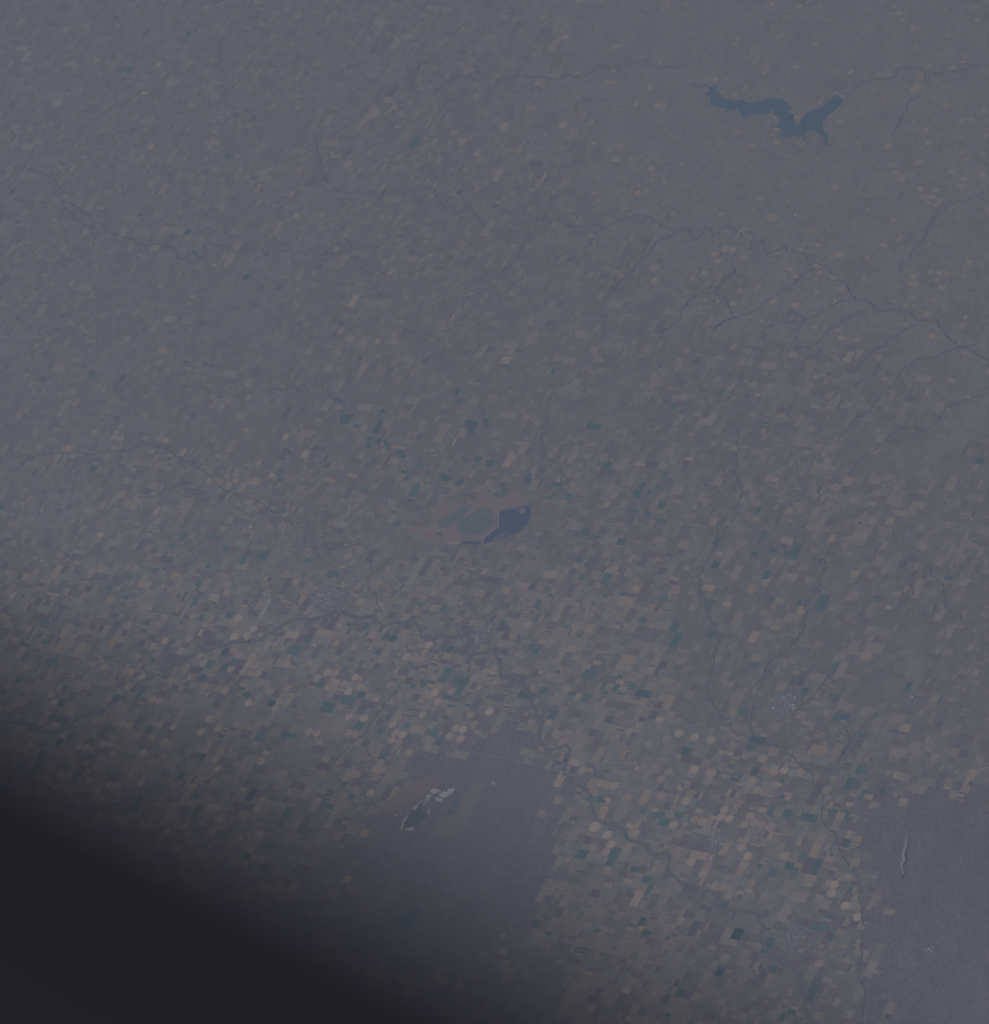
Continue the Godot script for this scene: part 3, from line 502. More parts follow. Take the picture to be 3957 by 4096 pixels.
func build_waters() -> void:
	lake_px = pixels(LAKE_OUTLINE)
	var lake := sheet("lake", rough(outline(LAKE_OUTLINE), 0.10, 2), water_mat("water"), 16.0)
	tag(lake, "branching teal reservoir with a ragged shore and many arms", "lake", "", "structure")
	var dam_line := smooth(outline(DAM_OUTLINE), 150.0)
	var c := middle(dam_line)
	var dam := base("dam", place(c, 16.0))
	mesh_node("embankment", ribbon(dam_line, c, 85.0, 0.08, 0.0), ground_mat("concrete", 0.62), Vector3(0, 2, 0), dam)
	mesh_node("crest_road", ribbon(dam_line, c, 22.0, 0.0, 0.0), ground_mat("gravel", 0.8), Vector3(0, 5, 0), dam)
	tag(dam, "pale curved earth dam closing the end of the reservoir", "dam")
	var said := {"g": 0, "b": 0, "t": 0}
	var labels := {
		"g": ["large grey green marsh pool between the brown flat and the dike", "long grey green marsh pool beside the larger pool", "narrow grey green pool on the north of the brown marsh flat"],
		"b": ["dark blue marsh pool with muddy islands behind the angled dike", "thin dark blue strip of water below the marsh dike"],
		"t": ["dark teal ragged wetland patch above the marsh flat", "smaller dark teal wetland patch next to the ragged one", "dark green crescent at the rim of the marsh basin", "dark green wet field on the rim of the marsh basin", "small dark green wet patch above the marsh rim", "small dark wet patch at the foot of the marsh flat"],
	}
	for k in POOL_OUTLINES.size():
		var kind: String = POOL_KINDS[k]
		var pts := rough(outline(POOL_OUTLINES[k]), 0.09, 3)
		var o := sheet("marsh_pool", pts, ground_mat("marsh", 1.0, field_grain, 5000.0) if kind == "g" else water_mat("blue") if kind == "b" else ground_mat("green", 1.0, field_grain, 9000.0), 14.0)
		tag(o, labels[kind][said[kind]], "wetland", "", "structure")
		said[kind] += 1
	var wet_labels := ["teal wet field where the western valley widens", "small teal wet strip below the wide valley field", "long teal wet strip beside the western valley", "narrow teal wet patch below the long strip", "pointed teal wet patch beside the narrow one", "large teal wet field at the foot of the middle valley", "teal wet field at the head of the middle valley", "small square teal wet field beside the middle valley", "flat teal wet strip at the head of the western valley", "slim slanted teal strip above the long strip", "teal wet slip above the round town", "small teal wet square near the round town"]
	for k in WET_OUTLINES.size():
		tag(sheet("wet_field", rough(outline(WET_OUTLINES[k]), 0.06, 2), ground_mat("green", 0.92, field_grain, 9000.0), 9.5 + 0.3 * k), wet_labels[k], "field", "", "structure")
	var mud_labels := ["pale round mud island in the dark blue marsh pool", "brown mud bar lying in the dark blue marsh pool", "bright bare patch on the grass above the marsh flat", "small bright bare patch at the upper edge of the marsh flat", "pale strip along the bottom edge of the marsh flat"]
	for k in MUD_OUTLINES.size():
		tag(sheet("mud_flat", rough(outline(MUD_OUTLINES[k]), 0.15, 2), ground_mat("mud" if k < 2 else "pale", 1.0, field_grain, 4000.0), 18.0), mud_labels[k], "mud", "", "structure")
	var dike_labels := ["pale angled dike between the brown flat and dark blue pool", "pale straight dike crossing the bottom of the marsh basin", "thin pale dike between the two grey green pools"]
	for k in DIKES_OUTLINES.size():
		var line := outline(DIKES_OUTLINES[k])
		var m := middle(line)
		tag(mesh_node("dike", ribbon(line, m, 50.0 if k == 0 else 22.0, 0.1, 0.0), ground_mat("concrete", 0.7), place(m, 22.0)), dike_labels[k], "dike")
	tag(sheet("salt_lake", rough(outline(SALTLAKE_OUTLINE), 0.08, 3), ground_mat("marsh", 0.62, field_grain, 5000.0), 14.0), "grey green salt lake rimmed by white salt", "lake", "", "structure")
	var salt_labels := ["broad white salt crust north of the salt lake", "long white salt crust pointing away from the salt lake", "white salt crust near the head of the salt lake", "white salt rim along the upper shore of the salt lake", "white salt streak beside the narrow head of the salt lake", "white salt rim along the far shore of the salt lake", "white salt rim at the foot of the salt lake", "small white salt patch next to the broad salt crust", "white salt specks by the dark ditch", "tiny white salt fleck out on the brown salt meadow", "lone white salt patch on the olive grassland", "faint white salt fleck at the edge of the brown meadow"]
	for k in SALT_OUTLINES.size():
		tag(sheet("salt_flat", rough(outline(SALT_OUTLINES[k]), 0.26, 4), ground_mat("salt", 1.0, built_grain, 2500.0), 19.0), salt_labels[k], "salt flat", "white salt crusts round the salt lake", "structure")
	var pond_labels := ["upper dark square pond beside the olive meadow", "lower dark square pond beside the olive meadow", "dark narrow ditch along the salt lake", "dark heart-shaped lake in the southern grassland", "small dark pond north of the heart-shaped lake", "tiny dark pond on the sand hills", "smaller tiny dark pond on the sand hills", "dark blue rectangular basin beside a wooded creek"]
	for k in PONDS_OUTLINES.size():
		tag(sheet("pond", rough(outline(PONDS_OUTLINES[k]), 0.10, 2), water_mat("water"), 17.0), pond_labels[k], "pond", "", "structure")

func dune_mat() -> StandardMaterial3D:
	if not mats.has("dunes"):
		var m: StandardMaterial3D = ground_mat("sandhill", 1.22).duplicate()
		m.resource_name = "dune grass"
		m.albedo_texture = dune_grain
		m.uv1_triplanar = true
		m.uv1_world_triplanar = true
		m.uv1_scale = Vector3(1.0 / 17000.0, 1.0 / 17000.0, 1.0 / 41000.0)   # dune ridges run with the wind, north and south
		mats["dunes"] = m
	return mats["dunes"]

func water_mat(tone: String) -> StandardMaterial3D:
	var key := "wet " + tone
	if not mats.has(key):
		var m := StandardMaterial3D.new()
		m.resource_name = tone
		m.albedo_color = srgb(TONES[tone])
		m.albedo_texture = field_grain
		m.uv1_triplanar = true
		m.uv1_world_triplanar = true
		m.uv1_scale = Vector3.ONE / 9000.0
		m.roughness = 0.35
		m.metallic_specular = 0.4
		mats[key] = m
	return mats[key]

func build_creeks() -> void:
	var line := smooth(rough(outline(RIVER_LINE), 0.08, 2, false), 120.0)
	var c := middle(line)
	var valley := mesh_node("river_bottom", ribbon(line, c, 430.0, 0.75, 70.0), ground_mat("bottom", 1.0, field_grain, 9000.0), place(c, 6.5))
	tag(valley, "dull purple strip of rough pasture along the wide river", "river bank", "", "structure")
	var river := mesh_node("river", ribbon(line, c, 125.0, 0.65, 60.0), ground_mat("wood", 1.15, field_grain, 5000.0), place(c, 12.0))
	tag(river, "wide tree-lined river winding past the largest town and the round fields", "river", "", "structure")
	line = smooth(rough(outline(MEANDER_LINE), 0.10, 2, false), 110.0)
	c = middle(line)
	river = mesh_node("river", ribbon(line, c, 125.0, 0.55, 40.0), ground_mat("wood", 1.0, field_grain, 5000.0), place(c, 12.0))
	tag(river, "dark meandering river with tight loops south of the reservoir", "river", "", "structure")
	for flat in CREEK_LINES:
		line = smooth(rough(outline(flat), 0.15, 3, false), 95.0)
		c = middle(line)
		var o := mesh_node("creek", ribbon(line, c, 128.0, 0.85, 60.0), ground_mat("wood", 1.0, field_grain, 5000.0), place(c, 10.0))
		tag(o, "dark crinkled wooded creek " + nearest_mark(c), "creek", "wooded creeks", "structure")


# ---------------------------------------------------------------- fields
# things the round fields lie near, found by pixel
const MARKS := [[1067, 2427, "below the triangular airfield"], [1327, 2480, "opposite the largest town"], [1930, 2600, "by the gridded town at the river loop"], [1662, 3150, "by the white salt flats"], [1300, 2900, "on the strip fields"], [1000, 2750, "between strip fields and river"], [750, 2640, "along the far river reach"], [420, 2780, "by the far river village"], [330, 2980, "on dim fields by the far river"], [700, 3050, "on the dim strip fields"], [1000, 3200, "on dim strips west of the salt lake"], [850, 3400, "beside the dark window edge"], [1500, 2720, "south of the river among strips"], [1800, 2800, "by the edge of the sand hills"], [1560, 2960, "between strip fields and sand hills"], [2340, 3080, "on the river's inner bend"], [2640, 3120, "above the gridded town among creeks"], [2866, 3370, "around the dense gridded town"], [2420, 3420, "between sand hills and river"], [2630, 3500, "on the river bank"], [2850, 3560, "in the row beyond the river"], [3100, 3140, "by the winding wooded creek"], [3330, 3550, "by the smoky sand hills"], [2700, 2950, "south of the creek village"], [1400, 2230, "north of the largest town"], [3150, 3800, "by the lower river town"], [3040, 3300, "between town and wooded creek"], [2150, 2980, "by pale strips on the sand hills"], [3200, 450, "by the branching reservoir"], [2143, 543, "by the town below the reservoir"], [882, 475, "by the far speckled town"], [2090, 1960, "by the oval marsh"], [1647, 1847, "by the round town above the marsh"], [2900, 950, "by the tight river loops"], [3550, 1350, "on pastures south of the looping river"], [3600, 1850, "on the eastern pastures"], [2930, 2000, "by the white works"], [3140, 2813, "by the town where creeks meet"], [700, 1850, "on the western creek flats"], [300, 1000, "on the northern plain"], [1700, 900, "on the meandering river's upper reach"], [2300, 1100, "draining into the meandering river"], [2250, 1750, "above the oval marsh"], [3650, 2300, "among the eastern pastures and fields"], [3500, 400, "below the dam"]]

func nearest_mark(m: Vector2) -> String:
	var best := 1e12
	var words := ""
	for mark in MARKS:
		var d := m.distance_to(ground_point(mark[0], mark[1]))
		if d < best:
			best = d
			words = mark[2]
	return words

func build_circles() -> void:
	var rounds := []
	for pass_ in 2:
		var flat: Array = TAN_CIRCLES if pass_ == 0 else GREEN_CIRCLES
		for k in range(0, flat.size(), 2):
			var p := Vector2(flat[k] / 2.0, flat[k + 1] / 2.0)
			var m := ground_point(p.x, p.y)
			var cell := Vector2i(roundi((m.x - GRID.x) / QUARTER), roundi((m.y - GRID.y) / QUARTER))
			circle_cells[cell] = true
			var tone := "green"
			var word := "dark green"
			var shade: float = [0.85, 1.0, 1.2][k % 3]
			if pass_ == 0:
				var pick := (k * 7 + int(m.x / 900.0)) % 5
				tone = ["tan", "pale", "pale", "tan", "olive"][pick]
				word = {"tan": "tan", "pale": "bright sandy", "olive": "dull olive"}[tone]
				shade = [0.98, 1.04, 1.12][absi(k + int(m.y / 800.0)) % 3]
			var o := base("round_field", place(m, 8.0))
			var r := 404.0
			if p.distance_to(Vector2(2380, 3308)) < 15.0:
				r = 540.0
			var crop := mesh_node("crop", disc, ground_mat(tone, shade, field_grain, 16000.0), Vector3.ZERO, o)
			crop.scale = Vector3(r, 1, r)
			if p.distance_to(Vector2(2429, 3205)) < 15.0:
				var wedge := PackedVector2Array([Vector2.ZERO])
				for j in 9:
					wedge.append(Vector2.from_angle(PI * 0.62 + j * PI / 18.0) * 0.99)
				mesh_node("wedge", flat_mesh(wedge, Vector2.ZERO), ground_mat("green", 1.0, field_grain, 16000.0), Vector3(0, 2.5, 0), crop)
			elif k % 6 == 2:
				# part of the circle already worked: another crop on one side
				var slice := PackedVector2Array([Vector2.ZERO])
				var from := rng.randf() * TAU
				var span := rng.randf_range(0.9, 2.6)
				for j in 13:
					slice.append(Vector2.from_angle(from + span * j / 12.0) * 0.99)
				mesh_node("wedge", flat_mesh(slice, Vector2.ZERO), ground_mat(tone, shade * 0.86, field_grain, 16000.0), Vector3(0, 2.5, 0), crop)
			rounds.append([o, m, word, r > 500.0, crop.get_child_count() > 0, p])
	for a in rounds:
		var near := 0
		var green := false
		for b in rounds:
			if b[0] != a[0] and a[1].distance_to(b[1]) < 980.0:
				near += 1
				green = green or b[2] == "dark green" and a[2] != "dark green"
		var words := nearest_mark(a[1])
		var how := "oversized " if a[3] else "split " if a[4] else ""
		var company := "beside a green one " if green else "standing alone " if near == 0 else "paired with another " if near == 1 else "in a cluster "
		tag(a[0], "%s%s round field %s%s" % [how, a[2], company, words], "field", "%s%s round fields %s%s" % [how, a[2], company, words], "thing")
	for k in range(0, HALF_CIRCLES.size(), 3):
		var p := Vector2(HALF_CIRCLES[k] / 2.0, HALF_CIRCLES[k + 1] / 2.0)
		var m := ground_point(p.x, p.y)
		var turn := [PI, 0.5 * PI, 0.0, 0.5 * PI][HALF_CIRCLES[k + 2]] as float
		var half := PackedVector2Array()
		for j in 21:
			half.append(Vector2.from_angle(turn + PI * j / 20.0) * 395.0)
		var o := mesh_node("half_round_field", flat_mesh(half, Vector2.ZERO), ground_mat("pale", 0.95, field_grain, 16000.0), place(m, 9.0))
		var words := nearest_mark(m)
		tag(o, "sandy half-round irrigated field " + words, "field", "half-round fields " + words, "thing")
		circle_cells[Vector2i(roundi((m.x - GRID.x) / QUARTER), roundi((m.y - GRID.y) / QUARTER))] = true

func pick_tone(w: Array) -> String:
	var order := ["grass", "soil", "olive", "tan", "pale", "green", "purple"]
	var total := 0.0
	for x in w:
		total += x
	var r := rng.randf() * total
	for k in w.size():
		r -= w[k]
		if r <= 0.0:
			return "hazed_tan" if faint and order[k] == "tan" else order[k]
	return "grass"

func parcel(x0: float, z0: float, x1: float, z1: float, tone: String, high := 4.0) -> void:
	parcels.append([x0, z0, x1, z1, tone, rng.randi_range(0, 3), absf((x1 - x0) * (z1 - z0)), high])

func build_farmland() -> void:
	var sand_q := pixels(SANDQ_OUTLINE)
	var sand_r := pixels(SANDR_OUTLINE)
	var hills := pixels(HILLS_OUTLINE)
	var basin := pixels(BASIN_OUTLINE)
	var band := pixels(BAND_OUTLINE)
	var done := {}
	for i in range(-140, 110):
		for j in range(-100, 100):
			var cell := Vector2i(i, j)
			if done.has(cell):
				continue
			var m := Vector2(GRID.x + i * QUARTER, GRID.y + j * QUARTER)
			var p := seen_at(m)
			if p.x < -60 or p.x > 4020 or p.y < -60 or p.y > 4160:
				continue
			var nudge := Vector2(patchy.get_noise_2d(m.x * 6.0, m.y * 6.0), patchy.get_noise_2d(m.x * 6.0 + 5000.0, m.y * 6.0)) * 110.0
			if Geometry2D.is_point_in_polygon(p + nudge, sand_q) or Geometry2D.is_point_in_polygon(p + nudge, sand_r) or Geometry2D.is_point_in_polygon(p, basin) or Geometry2D.is_point_in_polygon(p, lake_px):
				continue
			var x0 := m.x - QUARTER / 2 + 12.0
			var x1 := m.x + QUARTER / 2 - 12.0
			var z0 := m.y - QUARTER / 2 + 12.0
			var z1 := m.y + QUARTER / 2 - 12.0
			var lush := patchy.get_noise_2d(m.x, m.y)
			var more := 1.0 + 1.8 * lush
			if circle_cells.has(cell):
				parcel(x0, z0, x1, z1, pick_tone([2, 1, 2, 0.2, 0, 0.1, 1]))
				continue
			var shift := Vector2(patchy.get_noise_2d(m.x * 2.0 + 9000.0, m.y * 2.0), patchy.get_noise_2d(m.x * 2.0, m.y * 2.0 - 9000.0)) * 420.0
			if Geometry2D.is_point_in_polygon(p + shift, hills):
				if rng.randf() < 0.16 * maxf(0.3, more):
					var a := rng.randf_range(0.25, 1.0)
					var b := rng.randf_range(0.2, 0.8)
					parcel(x0, z0, lerpf(x0, x1, a), lerpf(z0, z1, b), "tan" if rng.randf() < 0.45 else "olive" if rng.randf() < 0.4 else "soil")
				continue
			var w: Array
			var strips := 0.0
			var slivers := 0.0
			if Geometry2D.is_point_in_polygon(p, band):
				w = [3, 3, 0.8, 0.4, 0, 0.15, 2]
				strips = 0.3
				if rng.randf() < 0.5:
					continue
			elif p.y > 2420 and p.x < 2100:
				w = [1.6, 1.2, 3.6, 0.9, 0.05, 0.06, 1.9]
				strips = 0.68 if p.y > 2750 else 0.35
			elif p.y > 3330 and p.x < 2760:
				w = [1.0, 0.8, 4.2, 1.3, 0.2, 0.08, 0.9]
				strips = 0.62 if p.y < 3700 else 0.35
			elif p.y > 2250 and p.x < 2700:
				w = [2.0, 1.4, 3.2, 1.3, 0.1, 0.08, 0.9]
				strips = 0.5
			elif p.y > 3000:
				w = [2.4, 2.3, 1.7, 1.3, 0.05, 0.12, 1.0] if p.y < 3550 else [2.0, 3.0, 1.2, 0.7, 0.0, 0.1, 1.8]  # lowest fields browner and darker: window penumbra painted into their tones
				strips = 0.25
			elif p.x > 2700:
				w = [4.0, 3.6, 0.6, 1.1 * maxf(0.3, more), 0.02, 0.05, 0.3]
				strips = 0.2
				slivers = 0.15
			elif p.y > 1800:
				w = [3.4, 2.6, 1.4, 1.0, 0.05, 0.06, 0.35]
				strips = 0.28
				slivers = 0.12
			else:
				w = [4.6, 3.2, 0.7, 0.6 * maxf(0.2, more), 0.02, 0.03, 0.12]
				strips = 0.14
				slivers = 0.30
			faint = p.y < 2250.0 or p.y > 3560.0 or p.x > 2700.0 and p.y < 3050.0  # tan turned duller: distant haze and window shade painted into the crops
			if lush < -0.28 and rng.randf() < 0.5:
				continue                                 # left as open pasture
			# two quarters, or four, farmed as one
			var right := Vector2i(i + 1, j)
			var below := Vector2i(i, j + 1)
			var roll := rng.randf()
			if roll < 0.05 and posmod(i, 2) == 0 and not circle_cells.has(right) and not done.has(right):
				done[right] = true
				parcel(x0, z0, x1 + QUARTER, z1, pick_tone(w))
				continue
			if roll < 0.11 and posmod(j, 2) == 0 and not circle_cells.has(below) and not done.has(below):
				done[below] = true
				parcel(x0, z0, x1, z1 + QUARTER, pick_tone(w))
				continue
			if rng.randf() < strips:
				# long east-west strips of alternating crops
				var n := rng.randi_range(4, 11)
				var a := pick_tone(w)
				var b := pick_tone(w)
				var at := z0
				for s in n:
					var to := minf(z1, at + (z1 - z0) / n * rng.randf_range(0.6, 1.4)) if s < n - 1 else z1
					if to - at > 20.0:
						parcel(x0, at, x1 if rng.randf() < 0.75 else lerpf(x0, x1, rng.randf_range(0.4, 0.9)), to - 6.0, a if s % 2 == 0 else b)
					at = to
				continue
			if rng.randf() < slivers:
				# narrow north-south strips
				var n := rng.randi_range(3, 6)
				var at := x0
				for s in n:
					var to := minf(x1, at + (x1 - x0) / n * rng.randf_range(0.5, 1.5)) if s < n - 1 else x1
					if to - at > 20.0:
						parcel(at, z0 if rng.randf() < 0.6 else lerpf(z0, z1, rng.randf_range(0.1, 0.6)), to - 8.0, z1, pick_tone(w))
					at = to
				continue
			roll = rng.randf()
			if roll < 0.26:
				parcel(x0, z0, x1, z1, pick_tone(w))
			elif roll < 0.50:
				var cut := lerpf(z0, z1, rng.randf_range(0.3, 0.7))
				parcel(x0, z0, x1, cut - 8, pick_tone(w))
				parcel(x0, cut + 8, x1, z1, pick_tone(w))
			elif roll < 0.80:
				var cut := lerpf(x0, x1, rng.randf_range(0.25, 0.75))
				parcel(x0, z0, cut - 8, z1, pick_tone(w))
				parcel(cut + 8, z0, x1, z1, pick_tone(w))
			else:
				var cx := lerpf(x0, x1, rng.randf_range(0.3, 0.7))
				var cz := lerpf(z0, z1, rng.randf_range(0.3, 0.7))
				parcel(x0, z0, cx - 8, cz - 8, pick_tone(w))
				parcel(cx + 8, z0, x1, cz - 8, pick_tone(w))
				parcel(x0, cz + 8, cx - 8, z1, pick_tone(w))
				parcel(cx + 8, cz + 8, x1, z1, pick_tone(w))
	var farm := base("farmland", place(Vector2.ZERO, 0.0))
	tag(farm, "square-mile patchwork of tan, olive and brown crop fields", "farmland", "", "structure")
	var shades := [0.93, 0.98, 1.03, 1.08]
	var single := 0
	for k in range(0, GREEN_FIELDS.size(), 4):
		var m := ground_point(GREEN_FIELDS[k] / 2.0, GREEN_FIELDS[k + 1] / 2.0)
		var f := mesh_node("field", unit_plane, ground_mat("green", 1.14 * shades[k / 4 % 4], field_grain, 16000.0), Vector3(m.x, 6.0 + 0.4 * (k / 4 % 4), m.y), farm)
		f.scale = Vector3(maxf(150.0, GREEN_FIELDS[k + 2] * 13.5), 1, maxf(150.0, GREEN_FIELDS[k + 3] * 19.0))
		single += 1
	for k in range(0, TAN_FIELDS.size(), 4):
		var m := ground_point(TAN_FIELDS[k] / 2.0, TAN_FIELDS[k + 1] / 2.0)
		var w := maxf(150.0, TAN_FIELDS[k + 2] * 13.9) / 2.0
		var h := maxf(130.0, TAN_FIELDS[k + 3] * 19.5) / 2.0
		parcel(m.x - w, m.y - h, m.x + w, m.y + h, "tan" if TAN_FIELDS[k] < 2200 and TAN_FIELDS[k + 1] > 3350 and TAN_FIELDS[k + 1] < 4100 else ("tan" if k % 20 == 0 else "hazed_tan") if TAN_FIELDS[k + 1] < 4000 else "hazed_tan" if k % 3 else "tan", 5.2 + 0.25 * (k / 4 % 3))
	parcels.sort_custom(func(a, b): return a[6] > b[6])
	var v := PackedVector3Array()
	var colors := PackedColorArray()
	for a in parcels:
		var p := seen_at(Vector2((a[0] + a[2]) / 2, (a[1] + a[3]) / 2))
		if single < 298 and p.x > 80 and p.x < 3880 and p.y > 100 and p.y < 4000 and a[4] != "grass":
			single += 1
			var f := mesh_node("field", unit_plane, ground_mat(a[4], shades[a[5]], field_grain, 16000.0), Vector3((a[0] + a[2]) / 2, a[7], (a[1] + a[3]) / 2), farm)
			f.scale = Vector3(a[2] - a[0], 1, a[3] - a[1])
			continue
		var t: Vector3 = TONES[a[4]] * shades[a[5]]
		var c := Color(t.x, t.y, t.z)
		var q := [Vector3(a[0], a[7], a[1]), Vector3(a[2], a[7], a[1]), Vector3(a[2], a[7], a[3]), Vector3(a[0], a[7], a[3])]
		# ploughed round draws and buildings, few parcels are true rectangles
		for e in 4:
			q[e] += Vector3(rng.randf_range(-10, 10), 0, rng.randf_range(-10, 10))
		v.append_array([q[0], q[1], q[2], q[0], q[2], q[3]])
		for e in 6:
			colors.append(c)
	var rest := mesh_node("field_mosaic", from_triangles(v, colors), tinted_mat(), Vector3.ZERO, farm)
	rest.set_meta("kind", "stuff")
	print("fields ", parcels.size(), " single ", single)

func build_roads() -> void:
	# gravel section roads that show as pale lines in the high plains beyond the meandering river
	for i in range(-120, -20):
		if posmod(i, 2) or posmod(i * 7, 5) > 2:
			continue
		var x := GRID.x + (i + 0.5) * QUARTER
		var z0 := -48000.0 - 3000.0 * posmod(i * 3, 5)
		var a := Vector2(x, z0 - 22000.0)
		var b := Vector2(x, z0 + 4000.0 * posmod(i, 7))
		var p := seen_at((a + b) / 2)
		if p.x < -100 or p.x > 2100:
			continue
		var c := (a + b) / 2
		var o := mesh_node("gravel_road", ribbon(smooth(PackedVector2Array([a, b]), 2000.0), c, 17.0, 0.0, 0.0), ground_mat("gravel", 1.0), place(c, 20.0))
		tag(o, "thin pale straight gravel section road on the northern plain", "road", "gravel section roads", "structure")
	for a in [[[300, 880, 900, 940, 1700, 1010, 2000, 985, 2400, 1020], "long pale highway leading straight to the far speckled town"], [[4000, 2540, 4800, 2560, 5600, 2500, 6300, 2600], "faint pale road along the meandering river"], [[3200, 5960, 3800, 6020, 4300, 6130, 5000, 6300, 5300, 6430], "faint pale road crossing the grassland north of the salt lake"], [[6600, 6440, 6200, 6280, 5600, 6180], "faint road from the smoke fire to the round fields"]]:
		var line := smooth(outline(a[0]), 1500.0)
		var c := middle(line)
		tag(mesh_node("road", ribbon(line, c, 15.0, 0.0, 0.0), ground_mat("gravel", 0.9), place(c, 21.0)), a[1], "road", "", "structure")


# ---------------------------------------------------------------- towns
func build_towns() -> void:
	var labels := ["pale speckled town with a tree belt on the northern plain", "row of white industrial plots beyond the northern town", "speckled grey town south-west of the branching reservoir", "round speckled town above the oval marsh", "bright bare plots of a works beside the marsh basin", "largest grey speckled town on the north bank of the wide river", "bright strip of roofs trailing from the largest town", "grey speckled town at the loop of the wide river", "white speckled town where two wooded creeks meet", "two bright white roofs at the edge of the creek town", "dense grey gridded town among round fields over the river", "speckled town near the river's lower bend", "small pale village among fields beyond the marsh", "small pale village at the creek head", "bright white works beside a square dark pond", "small pale village on the strip fields", "small pale village on the far river bank", "pale village on the western plain", "pale hamlet on the western plain", "small village in the far river bend", "row of white specks south of the reservoir", "small village by the meandering river", "grey village on the pastures", "small white works among pastures", "white bare plots at the rim of the sand hills", "white tanks east of the largest town", "faint village in the sand hills", "white hamlet among tan fields", "pale hamlet on the field strips", "pale speckled hamlet in the southern grassland", "white farm works on strip fields", "small village between round fields", "hamlet row between round fields", "white quarry by the wooded creek"]
	for k in range(0, TOWNS.size(), 5):
		var at := ground_point(TOWNS[k] / 2.0, TOWNS[k + 1] / 2.0)
		var rx: float = TOWNS[k + 2] * 13.5
		var rz: float = TOWNS[k + 3] * 19.0
		var bright: float = TOWNS[k + 4] / 10.0
		var town := base("town", place(at, 9.0))
		tag(town, labels[k / 5], "town")
		var edge := PackedVector2Array()
		var steps := 22
		for s in steps:
			var d := Vector2.from_angle(TAU * s / steps)
			var far := rng.randf_range(0.62, 1.0)
			# town limits follow the section grid
			edge.append(Vector2(snappedf(d.x * rx * far, 90.0) + s * 0.7, snappedf(d.y * rz * far, 90.0) + s * 0.9))
		var hull := Geometry2D.convex_hull(edge) if rx < 500.0 else edge
		if Geometry2D.triangulate_polygon(hull).is_empty():
			hull = Geometry2D.convex_hull(edge)
		var plot := mesh_node("built_up_ground", flat_mesh(hull, Vector2.ZERO), ground_mat("built", 0.95, built_grain, 9000.0), Vector3(0, 1, 0), town)
		# city blocks: lawns, trees, roofs and yards, each block with its own share of them
		var v := PackedVector3Array()
		var colors := PackedColorArray()
		var bx := int(rx / 62.0)
		var bz := int(rz / 82.0)
		for i in range(-bx, bx + 1):
			for j in range(-bz, bz + 1):
				var at2 := Vector2(i * 62.0, j * 82.0)
				var d := Vector2(at2.x / rx, at2.y / rz).length()
				if d > 1.0 or rng.randf() < d * d * 0.8 or not Geometry2D.is_point_in_polygon(at2, hull):
					continue
				var t := rng.randf()
				var lum := 0.07 + 0.17 * t * t + (0.16 * rng.randf() if rng.randf() < 0.16 * bright else 0.0)
				var c := Color(lum, lum * 0.97, lum * 0.82)
				var w := 24.0 * rng.randf_range(0.7, 1.1)
				var h := 33.0 * rng.randf_range(0.7, 1.1)
				var q := [Vector3(at2.x - w, 0, at2.y - h), Vector3(at2.x + w, 0, at2.y - h), Vector3(at2.x + w, 0, at2.y + h), Vector3(at2.x - w, 0, at2.y + h)]
				v.append_array([q[0], q[1], q[2], q[0], q[2], q[3]])
				for e in 6:
					colors.append(c)
		if v.size():
			mesh_node("city_blocks", from_triangles(v, colors), block_mat(), Vector3(0, 2, 0), plot).set_meta("kind", "stuff")
		var roofs := []
		for b in clampi(int(rx * rz * bright / 60000.0), 4, 50):
			var d := Vector2(rng.randfn(0.0, 0.45), rng.randfn(0.0, 0.45))
			if d.length() > 1.05:
				continue
			var size := rng.randf_range(30, 62) if rng.randf() < 0.8 else rng.randf_range(80, 150)
			roofs.append([snappedf(d.x * rx, 62.0) + rng.randf_range(-12, 12), snappedf(d.y * rz, 82.0) + rng.randf_range(-12, 12), size, size * rng.randf_range(0.5, 1.2), rng.randf_range(6, 12) + b * 0.003])
		if roofs.size():
			mesh_node("large_roofs", boxes_mesh(roofs), ground_mat("salt", 0.85), Vector3(0, 3.5, 0), plot).set_meta("kind", "stuff")

func block_mat() -> StandardMaterial3D:
	if not mats.has("blocks"):
		var m := StandardMaterial3D.new()
		m.resource_name = "city blocks"
		m.vertex_color_use_as_albedo = true
		m.roughness = 0.9
		m.metallic_specular = 0.2
		mats["blocks"] = m
	return mats["blocks"]

func build_airfield() -> void:
	var tri := outline(TRI_OUTLINE)
	var c := middle(tri)
	var field := base("airfield", place(c, 20.0))
	tag(field, "old triangular airfield with pale runways west of the largest town", "airfield")
	for k in 3:
		mesh_node("runway", ribbon(PackedVector2Array([tri[k] - c, tri[(k + 1) % 3] - c]), Vector2.ZERO, 55.0, 0.0, 0.0), ground_mat("concrete", 0.6), Vector3(0, 2.5 * k, 0), field)
	var apron := outline([2160, 4790, 2120, 4880, 2088, 4940])
	mesh_node("apron", ribbon(PackedVector2Array([apron[0] - c, apron[1] - c, apron[2] - c]), Vector2.ZERO, 120.0, 0.3, 0.0), ground_mat("concrete", 0.75), Vector3(0, 9, 0), field)
	var hangars := []
	for k in 16:
		var t := apron[0].lerp(apron[2], k / 15.0) - c
		hangars.append([t.x + rng.randf_range(60, 190), t.y + rng.randf_range(-60, 60), rng.randf_range(40, 80), rng.randf_range(30, 70), 9.0 + 0.05 * k])
	mesh_node("hangars", boxes_mesh(hangars), ground_mat("salt", 0.85), Vector3.ZERO, field).set_meta("kind", "stuff")


